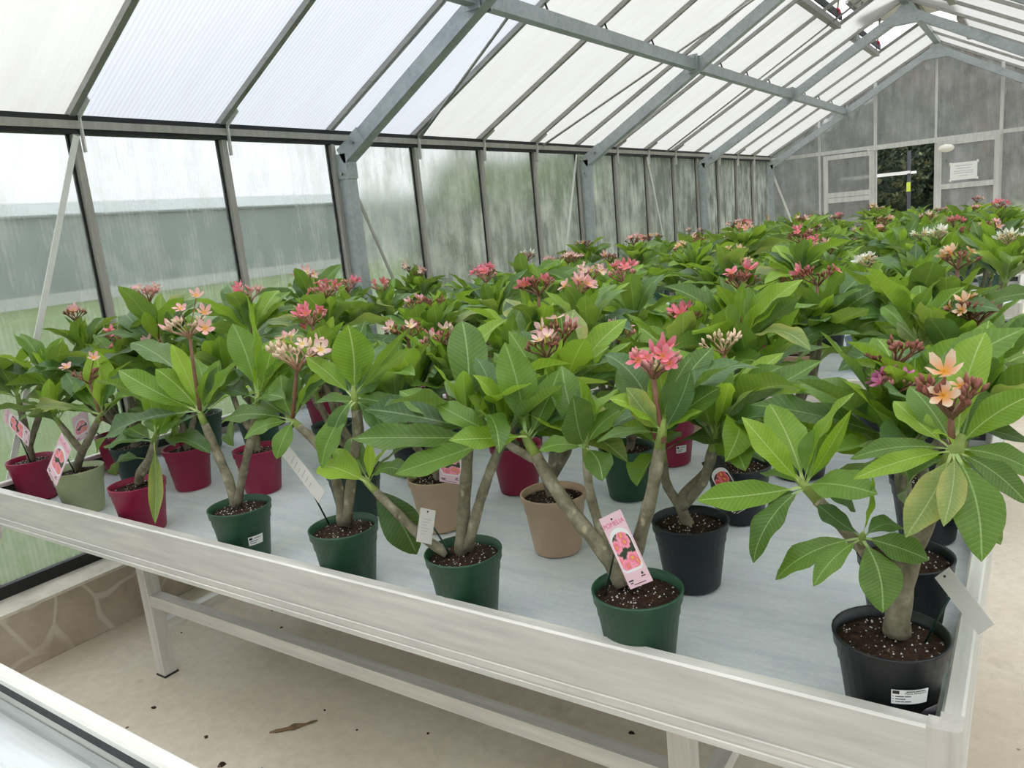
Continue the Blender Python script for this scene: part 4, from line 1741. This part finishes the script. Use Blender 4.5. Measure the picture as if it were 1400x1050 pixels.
# E: green pot
P = front_pot(469, 718, 'green', 'plumeria in a green pot with a wide pink cream head and broad upright leaf', group=GF, soil_i=0)
t1, a1 = hb(P, [(468, 716), (463, 668), (440, 615), (410, 584)], .0145, .0100)
t2, a2 = hb(P, [(474, 716), (480, 660), (488, 600), (486, 560)], .0135, .0100)
for a in [(400, 575, 302, 578, 32, M_, 3, -.02, -.06, -.2), (400, 582, 334, 600, 30, M_, 3, -.03, -.09), (406, 582, 378, 628, 28, M_, 4, -.03, -.08), (408, 568, 384, 512, 38, M_, 2, 0, .02), (412, 570, 455, 515, 30, D_, 2, 0, .02), (402, 568, 350, 540, 34, M_, 2, .02, .06),
          (478, 528, 476, 444, 58, B_, 1, 0, .01), (500, 508, 558, 450, 15, M_, 1, .02, .02, .9), (470, 540, 418, 488, 34, B_, 1, -.01, -.02), (480, 545, 520, 520, 36, D_, 2, .03, .06), (490, 570, 440, 640, 40, M_, 3, -.02, -.08),
          (480, 560, 528, 600, 36, D_, 3, .0, .02), (478, 556, 455, 600, 30, M_, 3, -.02, -.06), (486, 548, 550, 560, 34, M_, 3, .03, .06)]:
    hl(P, *a)
P.inflor(t1, P.px(406, 500), 'petal_blush', 3, 'bud_cream', spots=[(P.px(438, 478), .024), (P.px(413, 470), .018), (P.px(385, 482), .018), (P.px(425, 488), .016)], spread=1.4)
P.fill(11, 0.20, rr)
P.done()

# D: green pot
P = front_pot(327, 690, 'green', 'plumeria in a green pot forking low, with loose pink flowers on a tall stalk', group=GF, soil_i=1)
PD = P
t1, a1 = hb(P, [(323, 692), (312, 655), (295, 615), (280, 580)], .0150, .0115)
t2, a2 = hb(P, [(325, 690), (333, 645), (343, 600), (350, 560)], .0120, .0090)
for a in [(274, 556, 162, 506, 36, B_, 2, -.02, -.08, -.3), (276, 556, 213, 504, 44, B_, 1, -.01, -.04), (262, 548, 133, 620, 40, D_, 3, -.04, -.10), (272, 545, 234, 470, 26, Y_, 1, 0, .02), (245, 510, 182, 468, 44, M_, 1, 0, .04), (282, 552, 326, 494, 24, B_, 1, 0, .02),
          (286, 552, 374, 498, 24, M_, 2, .02, .05), (278, 560, 240, 610, 30, D_, 3, .0, .02), (284, 556, 300, 500, 26, M_, 1, .04, .08)]:
    hl(P, *a)
for a in [(346, 505, 318, 442, 44, M_, 1, .02, .03), (352, 500, 337, 404, 15, B_, 1, .02, .02, .8), (348, 540, 300, 530, 34, D_, 2, .02, .06), (352, 545, 400, 500, 36, M_, 2, .02, .05), (352, 540, 372, 470, 34, B_, 1, .03, .05), (350, 555, 320, 610, 36, D_, 3, 0, .03), (352, 555, 390, 545, 32, M_, 3, -.02, -.03)]:
    hl(P, *a)
P.inflor(t1, P.px(259, 458), 'petal_pink', 0, 'bud_cream', spots=[(P.px(280, 449, -.02), .024), (P.px(246, 422), .020), (P.px(279, 427), .020), (P.px(231, 449), .022), (P.px(268, 404, .03), .020), (P.px(243, 440), .016)], spread=1.0)
P.sticker(math.radians(-12), .058, .040, .026)
P.fill(11, 0.20, rr)
P.done()

# C: crimson pot with the spotted hanging leaf
P = front_pot(187, 660, 'crimson', 'low plumeria in a crimson pot with a yellow spotted leaf hanging over the rim', group=GF, soil_i=2)
t1, a1 = hb(P, [(190, 660), (192, 645), (203, 628), (210, 605)], .0150, .0085)
t2, a2 = hb(P, [(196, 650), (212, 615, .03), (214, 580, .05)], .0075, .0060)
for a in [(204, 640, 212, 716, 19, A_, 2, -.03, -.115), (214, 622, 288, 620, 38, D_, 2, -.02, -.05), (198, 632, 148, 612, 34, D_, 3, -.02, -.03), (205, 625, 176, 585, 30, M_, 2, 0, .02), (208, 620, 248, 575, 34, M_, 2, .02, .04), (200, 628, 160, 650, 30, D_, 4, .02, .02), (212, 612, 232, 560, 26, B_, 1, .03, .04)]:
    hl(P, *a)
P.rosette(t2, a2, 9, .18, rr)
P.sticker(math.radians(-100), .040, .034, .028)
P.fill(9, 0.19, rr)
P.done()

# B: pale green pot
P = front_pot(105, 640, 'pale', 'plumeria in a pale green pot with a pink picture tag at its rim', group=GF, soil_i=0)
t1, a1 = hb(P, [(104, 642), (112, 618), (122, 600), (134, 575)], .0155, .0105)
t2, a2 = hb(P, [(112, 618), (95, 596), (84, 582)], .0120, .0100)
for a in [(132, 560, 74, 570, 22, M_, 3, -.03, -.05), (128, 562, 45, 562, 20, A_, 3, -.02, -.03, -.4), (138, 560, 130, 478, 40, B_, 1, .02, .05), (142, 566, 182, 540, 24, M_, 2, .0, .0), (134, 556, 108, 520, 26, M_, 2, .02, .05), (140, 558, 180, 505, 34, D_, 2, .03, .06), (126, 556, 90, 510, 30, D_, 2, .03, .05)]:
    hl(P, *a)
P.inflor(t1, P.px(122, 522), 'petal_pink', 0, 'bud_dark', spots=[(P.px(90, 502), .022), (P.px(128, 489), .019)], spread=.9)
P.rosette(t2, a2, 9, .19, rr)
P.fill(9, 0.20, rr)
P.done()

# A: crimson pot at the bench end
P = Plant(.275, 1.262, 'crimson', 'plumeria in a crimson pot at the wall end of the front row', group=GF, soil_i=1)
t1, a1 = P.branch([(P.x, P.y, .82), (P.x + .01, P.y, .92), (P.x - .04, P.y + .02, 1.03)], .0150, .0110)
t2, a2 = P.branch([(P.x + .01, P.y, .88), (P.x + .07, P.y + .03, .99), (P.x + .12, P.y + .05, 1.08)], .0120, .0100)
P.rosette(t1, a1, 16, .24, rr)
P.rosette(t2, a2, 15, .23, rr)
P.done()

# ---------------------------------------------------------------- the other plants
def grown(x, y, pot, label, flower=None, col='petal_pink', buds='bud_pink', nfl=4, tips=None, lod=0, big=False, group=None, seed=0, nroz=None, hz=None, fsize=.022, size=None):
    rr = random.Random(seed * 31 + 5)
    P = Plant(x, y, pot, label, big=big, lod=lod, group=group, soil_i=seed, perlite=lod == 0)
    z0 = P.soil_z - .012
    top = hz or rr.uniform(1.02, 1.14)
    n = nroz or rr.choice((2, 3, 3))
    if flower is not None and not hz:
        top = min(top, Vector(flower).z - .17)
    size = size or rr.uniform(.205, .25)
    dirs = []
    a0 = rr.uniform(0, 6.28)
    fork = Vector((x + rr.uniform(-.015, .015), y + rr.uniform(-.015, .015), z0 + rr.uniform(.03, .09)))
    tipl = []
    if flower is not None:
        f = Vector(flower)
        st = rr.uniform(.13, .18)
        tipl.append(Vector((f.x * .75 + x * .25, f.y * .75 + y * .25, max(.92, f.z - st - .04))))
    while len(tipl) < n:
        a = a0 + len(tipl) * 2 * math.pi / n + rr.uniform(-.4, .4)
        r_ = rr.uniform(.05, .12)
        tipl.append(Vector((x + r_ * math.cos(a), y + r_ * math.sin(a), top - rr.uniform(0, .10))))
    for i, tp in enumerate(tipl):
        md = fork.lerp(tp, .5) + Vector(((tp.x - x) * .25, (tp.y - y) * .25, -.01))
        if i == 0:
            pts = [Vector((x, y, z0)), fork, md, tp]
        else:
            pts = [fork - Vector((0, 0, .02)), md, tp]
        tp2, ax = P.branch(pts, .0145 if i == 0 else .0115, .0095)
        sk = None
        P.rosette(tp2, ax, rr.randint(15, 19), size, rr, skip=lambda q: not (.03 < q.x < 3.52) or (lod == 0 and q.y < 1.18 and q.z < .9))
        if i == 0 and flower is not None:
            P.inflor(tp2, f - Vector((0, 0, .015)), col, nfl, buds, fsize, rr=rr)
        if i == 1 and flower is not None and seed % 5 < 3:
            P.inflor(tp2, tp2 + Vector((rr.uniform(-.02, .02), rr.uniform(-.02, .02), rr.uniform(.13, .17))), col, rr.randint(2, 5), buds, fsize * .9, .85, rr=rr)
    P.done()
    return P


N2 = 'plumerias on the first bench behind the front row'
pots2 = {}
rows = [
    # x, y, pot, flower px (x, y), petal colour, buds, n, label
    (.53, 1.52, 'dark_green', (165, 462), 'petal_hot', 'bud_pink', 4, 'plumeria in a dark green pot behind the pale green pot'),
    (.80, 1.57, 'crimson', (203, 404), 'petal_blush', 'bud_pink', 8, 'plumeria in a crimson pot with a full pale pink flower head behind the spotted leaf'),
    (1.12, 1.64, 'crimson', (340, 404), 'petal_hot', 'bud_pink', 3, 'plumeria in a crimson pot with hot pink flowers behind the loose pink flowering plant'),
    (1.66, 1.58, 'dark_green', (425, 436), 'petal_hot', 'bud_pink', 6, 'plumeria in a dark green pot with a rosy head behind the wide cream one'),
    (1.97, 1.61, 'tan', (556, 454), 'petal_blush', 'bud_dark', 3, 'plumeria in a tan pot with a pink picture tag behind the two upright trunks'),
    (2.37, 1.60, 'tan', (767, 458), 'petal_blush', 'bud_dark', 3, 'plumeria in a tan pot without a visible tag, beside the three-stemmed plumeria'),
    (2.76, 1.55, 'navy', (990, 470), 'petal_peach', 'bud_cream', 0, 'three-stemmed plumeria in a navy black pot with brown buds, behind the pink tagged plant'),
    (3.20, 1.53, 'navy', (1224, 486), 'petal_peach', 'bud_dark', 0, 'plumeria in a navy black pot behind the corner plant, with a wide dark bud head'),
    (.27, 1.60, 'crimson', (97, 432), 'petal_pink', 'bud_dark', 3, 'plumeria with small orange pink flowers near the wall end of the first bench'),
    (.34, 1.95, 'green', None, 'petal_pink', 'bud_pink', 0, 'leafy plumeria by the wall in the third row of the first bench'),
    (.72, 1.96, 'green', None, 'petal_pink', 'bud_pink', 0, 'leafy plumeria without flowers behind the full pale pink flower head'),
    (1.15, 1.98, 'dark_green', (445, 400), 'petal_hot', 'bud_pink', 5, 'plumeria in a dark green pot with a pink head, third row of first bench'),
    (1.56, 1.97, 'navy', (585, 472), 'petal_hot', 'bud_pink', 2, 'plumeria with a single hot pink flower low among the leaves'),
    (2.02, 1.95, 'crimson', (750, 393), 'petal_hot', 'bud_dark', 4, 'plumeria in a crimson pot with dark red buds on a tall stalk'),
    (2.38, 2.02, 'green', (791, 396), 'petal_pink', 'bud_pink', 7, 'plumeria in a green pot with a round pink flower head and a pink tag'),
    (2.74, 1.96, 'navy', (1012, 385), 'petal_hot', 'bud_dark', 2, 'plumeria in a navy black pot with a black picture tag with a red photo'),
    (3.19, 2.00, 'navy', (1338, 428), 'petal_peach', 'bud_dark', 0, 'plumeria with bare dark forked buds at the path edge of the first bench'),
    (.32, 2.33, 'navy', None, 'petal_pink', 'bud_pink', 0, 'leafy plumeria by the wall in the fourth row of the first bench'),
    (.70, 2.34, 'crimson', (420, 378), 'petal_blush', 'bud_pink', 4, 'plumeria with a small pale pink flower head standing clear against the wall panel'),
    (1.06, 2.36, 'tan', (475, 392), 'petal_hot', 'bud_pink', 4, 'plumeria with a flat red pink flower head beside the wall column'),
    (1.42, 2.32, 'green', (592, 416), 'petal_pink', 'bud_dark', 0, 'plumeria with a forked brown bud stalk and no open flowers in mid bench'),
    (1.80, 2.33, 'dark_green', (842, 470), 'petal_pink', 'bud_dark', 0, 'plumeria with stiff brown branching stalks rising from mid bench'),
    (2.38, 2.36, 'crimson', (835, 378), 'petal_hot', 'bud_pink', 4, 'plumeria in a crimson pot with a white sticker, far row of the first bench'),
    (2.80, 2.36, 'navy', (1118, 380), 'petal_hot', 'bud_dark', 3, 'big plumeria in a large navy black pot with scarlet flowers'),
    (3.17, 2.42, 'navy', (1348, 480), 'petal_peach', 'bud_dark', 2, 'plumeria with closed cream buds at the path corner of the first bench'),
    (.45, 2.63, 'green', None, 'petal_pink', 'bud_pink', 0, 'leafy plumeria in the last row of the first bench by the wall'),
    (1.28, 2.64, 'crimson', None, 'petal_pink', 'bud_pink', 0, 'leafy plumeria in the last row of the first bench behind the brown bud stalk'),
    (1.62, 2.62, 'tan', (620, 381), 'petal_hot', 'bud_pink', 9, 'plumeria with a large rosy flower head at the back of the first bench'),
    (2.00, 2.65, 'green', (808, 376), 'petal_blush', 'bud_pink', 7, 'plumeria with a creamy pink flower head at the back of the first bench'),
    (2.40, 2.68, 'tan', None, 'petal_pink', 'bud_pink', 0, 'leafy plumeria in a tan pot at the back rail of the first bench'),
    (2.98, 2.68, 'navy', None, 'petal_pink', 'bud_pink', 0, 'leafy plumeria in a navy black pot at the back rail of the first bench'),
]
FP = {}
for i, (x, y, pot, fpx, col, buds, nf, lab) in enumerate(rows):
    big = 'large navy' in lab
    f = at_y(fpx[0], fpx[1], y) if fpx else None
    if f is not None:
        f.z = max(1.10, f.z)
        f.x = x + max(-.14, min(.14, f.x - x))
    pl = grown(x, y, pot, lab, f, col, buds, nf, lod=0, big=big, group=N2, seed=i + 1, nroz=3 if x > 2.5 or x < .6 else None, hz=(1.04 if y < 1.8 else 1.15) if x > 3 else None)
    FP[i] = pl
    if 'white sticker' in lab:
        pl.sticker(math.radians(-40), .05, .036, .026)

FP[7].inflor(Vector((3.19, 1.52, 1.09)), at_y(1226, 536, 1.46), 'petal_plum', 9, 'bud_pink', .015, .7)
# second, third and fourth benches
def crowd(bench_y, n_rows, n_cols, flowers, seed, lab_ord, group):
    rr = random.Random(seed)
    spots = []
    for j in range(n_rows):
        y = bench_y[0] + .16 + (bench_y[1] - bench_y[0] - .32) * j / (n_rows - 1)
        for i in range(n_cols):
            x = .36 + (3.12 - .36) * (i + (.5 if j % 2 else 0)) / (n_cols - .5) + rr.uniform(-.03, .03)
            spots.append([x, y + rr.uniform(-.03, .03), None])
    for fl_ in flowers:
        fx, fy, col, buds, nf, pot, lab = fl_
        best = min((s for s in spots if s[2] is None), key=lambda s: abs(at_y(fx, fy, s[1]).x - s[0]) * 1.0 + abs(at_y(fx, fy, s[1]).z - 1.31) * 1.6)
        best[2] = fl_
        q = at_y(fx, fy, best[1])
        best[0] = min(3.19, max(.30, best[0] * .35 + q.x * .65))
    k = 0
    ordw = ['first', 'second', 'third', 'fourth', 'fifth', 'sixth', 'seventh', 'eighth']
    for x, y, fl_ in spots:
        where = '%s from the wall, %s row, %s bench' % (ordw[k % n_cols], ordw[k // n_cols] if k // n_cols < n_rows - 1 else 'back', lab_ord)
        k += 1
        pot = rr.choice(('green', 'navy', 'crimson', 'tan', 'dark_green', 'green', 'navy'))
        if fl_:
            fx, fy, col, buds, nf, pot2, lab = fl_
            q = at_y(fx, fy, y)
            q.z = min(1.42, max(1.16, q.z))
            q.x = x + max(-.1, min(.1, q.x - x))
            pl = grown(x, y, pot2 or pot, lab, q, col, buds, nf, lod=1, group=group, seed=seed * 100 + k)
        else:
            if rr.random() < .45:
                col, cn = rr.choice((('petal_pink', 'pink'), ('petal_blush', 'pale pink'), ('petal_hot', 'red pink'), ('petal_peach', 'peach')))
                q = Vector((x + rr.uniform(-.06, .06), y + rr.uniform(-.06, .06), rr.uniform(1.20, 1.32)))
                pl = grown(x, y, pot, '%s flowering plumeria, %s' % (cn, where), q, col, 'bud_dark', rr.randint(1, 5), lod=1, group=group, seed=seed * 100 + k)
            else:
                pl = grown(x, y, pot, 'leafy flowerless plumeria, %s' % where, None, lod=1, group=group, seed=seed * 100 + k)


crowd(B2, 4, 7, [
    (560, 368, 'petal_blush', 'bud_dark', 2, None, 'plumeria with a cream tipped bud head before the wall panel on the second bench'),
    (720, 352, 'petal_white', 'bud_dark', 2, None, 'plumeria with small cream flowers on the second bench towards the wall'),
    (866, 330, 'petal_pink', 'bud_dark', 9, None, 'tall plumeria with an airy pink flower head standing above the second bench'),
    (1000, 350, 'petal_peach', 'bud_cream', 6, None, 'plumeria with peach yellow flowers on the second bench'),
    (1018, 314, 'petal_pink', 'bud_pink', 6, None, 'plumeria with a compact pink flower head high above the second bench'),
    (1095, 326, 'petal_hot', 'bud_dark', 2, None, 'plumeria with plum red buds in front of the slid open door leaf'),
    (1135, 341, 'petal_pink', 'bud_dark', 2, None, 'plumeria with dusty pink buds on the second bench'),
    (1187, 360, 'petal_white', 'bud_cream', 9, 'blue', 'plumeria in a light blue pot with a dense white flower head'),
    (1284, 322, 'petal_white', 'bud_cream', 7, None, 'white flowering plumeria in front of the open doorway'),
    (1392, 328, 'petal_white', 'bud_cream', 7, None, 'white flowering plumeria at the path edge in front of the closed door'),
], 3, 'second', 'plumerias on the second bench')
crowd(B3, 3, 7, [], 4, 'third', 'plumerias on the third bench')
crowd(B4, 3, 6, [], 5, 'fourth', 'plumerias on the fourth bench')

# ---------------------------------------------------------------- tags in the pots
def T(px, py, Y):
    return at_y(px, py, Y)


gz = PG.soil_z
plant_tag(T(819, 710, 1.175), T(847, 694, 1.175), T(862, 806, 1.150), (at_z(826, 812, gz).x, at_z(826, 812, gz).y, gz - .01), 'pink',
          'pink picture tag leaning on the three-stemmed trunk in the green pot', name_text='POMELIA')
plant_tag(T(84, 592, 1.18), T(105, 596, 1.18), T(64, 643, 1.15), (.65, 1.24, FAB + POT_H - .03), 'pink', 'pink picture tag leaning over the rim of the pale green pot', name_text='POMELIA')
plant_tag(T(5, 575, 1.22), T(19, 567, 1.22), T(39, 611, 1.20), (.30, 1.25, FAB + POT_H - .03), 'pink', 'pink picture tag slanting above the crimson pot at the wall end', name_text='POMELIA')
plant_tag(T(959, 633, 1.86), T(984, 622, 1.86), T(1003, 708, 1.83), (2.76, 1.92, FAB + POT_H - .03), 'black', 'black picture tag with a red photo on the navy black pot')
plant_tag(T(575, 694, 1.17), T(600, 668, 1.19), T(569, 740, 1.16), (PF.x - .01, PF.y - .02, PF.soil_z - .01), 'back', 'white tag seen from behind on a green stake in the two-trunked plant pot')
plant_tag(T(381, 616, 1.20), T(396, 610, 1.20), T(436, 688, 1.17), (1.93, 1.235, FAB + POT_H - .03), 'back', 'long white tag seen from behind leaning between two green pots')
plant_tag(T(1278, 790, 1.25), T(1298, 776, 1.25), T(1338, 868, 1.20), (PH.x + .045, PH.y + .01, PH.soil_z - .01), 'back', 'grey pointed tag seen from behind beside the corner plant', hide_print=True)
plant_tag(T(600, 606, 1.53), T(632, 601, 1.53), T(601, 658, 1.515), (1.98, 1.60, FAB + POT_H - .03), 'pink', 'pink picture tag standing in front of the tan pot')
plant_tag(T(827, 566, 1.95), T(841, 576, 1.95), T(811, 592, 1.94), (2.37, 2.0, FAB + POT_H - .03), 'pink', 'small pink picture tag slanting in the green pot behind the three-stemmed plant')
plant_tag(T(98, 572, 1.46), T(120, 568, 1.46), T(104, 606, 1.44), (.45, 1.50, FAB + POT_H - .03), 'pink', 'pink picture tag behind the trunk of the pale green pot plant')
plant_tag(T(222, 556, 1.50), T(234, 556, 1.50), T(216, 584, 1.48), (.80, 1.56, FAB + POT_H - .03), 'pink', 'small pink picture tag in the crimson pot behind the spotted leaf plant')
plant_tag(T(572, 514, 1.88), T(584, 512, 1.88), T(573, 546, 1.86), (1.57, 1.95, FAB + POT_H - .03), 'pink', 'small pink picture tag below the single hot pink flower')

# strip of grey plastic film tucked between the corner pot and the rim
m = MB()
for i in range(9):
    t_ = i / 8
    for s in (0, 1):
        p = Vector((3.272 + .014 * s + .004 * math.sin(i * 1.7 + s), 1.165 + .012 * s + .006 * math.sin(i * 2.3 + s * 2), FAB + .002 + .075 * t_))
        m.v.append(tuple(p))
for i in range(8):
    m.f.append((2 * i, 2 * i + 1, 2 * i + 3, 2 * i + 2))
    m.mi.append(0)
plain('film_grey', (.10, .09, .11), .35, var=.6, scale=60)
o = m.build('plastic_film', 'film_grey', None, True)
md = o.modifiers.new('thick', 'SOLIDIFY')
md.thickness = .0015
tag(o, 'crumpled strip of dark grey plastic film beside the corner pot', 'film')

# crumbs of soil and dry leaf on the concrete floor
rr = random.Random(5)
for (px, py, s) in ((210, 968, .010), (282, 1008, .009), (303, 1046, .014), (444, 971, .006), (248, 865, .005), (488, 998, .005), (585, 1003, .006), (385, 858, .008), (355, 860, .006), (863, 1002, .010)):
    c = at_z(px, py, 0)
    m = MB()
    n = 7
    ring = [(s * rr.uniform(.6, 1.3) * math.cos(6.283 * k / n), s * rr.uniform(.5, 1.0) * math.sin(6.283 * k / n), 0) for k in range(n)]
    m.v = ring + [(x * .6, y * .6, s * .45) for x, y, z in ring]
    for k in range(n):
        m.f.append((k, (k + 1) % n, n + (k + 1) % n, n + k))
    m.f.append(tuple(range(n, 2 * n)))
    m.f.append(tuple(reversed(range(n))))
    m.mi = [0] * (n + 2)
    o = m.build('soil_crumb', 'potting_soil', None)
    o.location = c
    tag(o, 'small dark crumb of soil lying on the concrete floor', 'crumb', 'crumbs on the floor')
dl = MB()
c = at_z(402, 995, 0)
for i in range(9):
    t_ = i / 8
    w_ = .013 * math.sin(math.pi * min(.97, t_ + .03)) * (1 + .4 * math.sin(i * 2.0))
    y_ = -.075 + .15 * t_
    for s in (-1, 0, 1):
        dl.v.append((s * w_, y_, .004 + .004 * (s == 0) + .002 * math.sin(i * 1.9 + s)))
for i in range(8):
    for j in range(2):
        a = i * 3 + j
        dl.f.append((a, a + 1, a + 4, a + 3))
        dl.mi.append(0)
plain('dry_leaf', (.20, .12, .06), .8, var=.4, scale=40)
o = dl.build('dried_leaf', 'dry_leaf', None, True)
o.location = c
o.rotation_euler = (0, 0, math.radians(-40))
md = o.modifiers.new('thick', 'SOLIDIFY')
md.thickness = .0015
tag(o, 'shrivelled brown dried leaf lying on the concrete floor of the aisle', 'leaf')
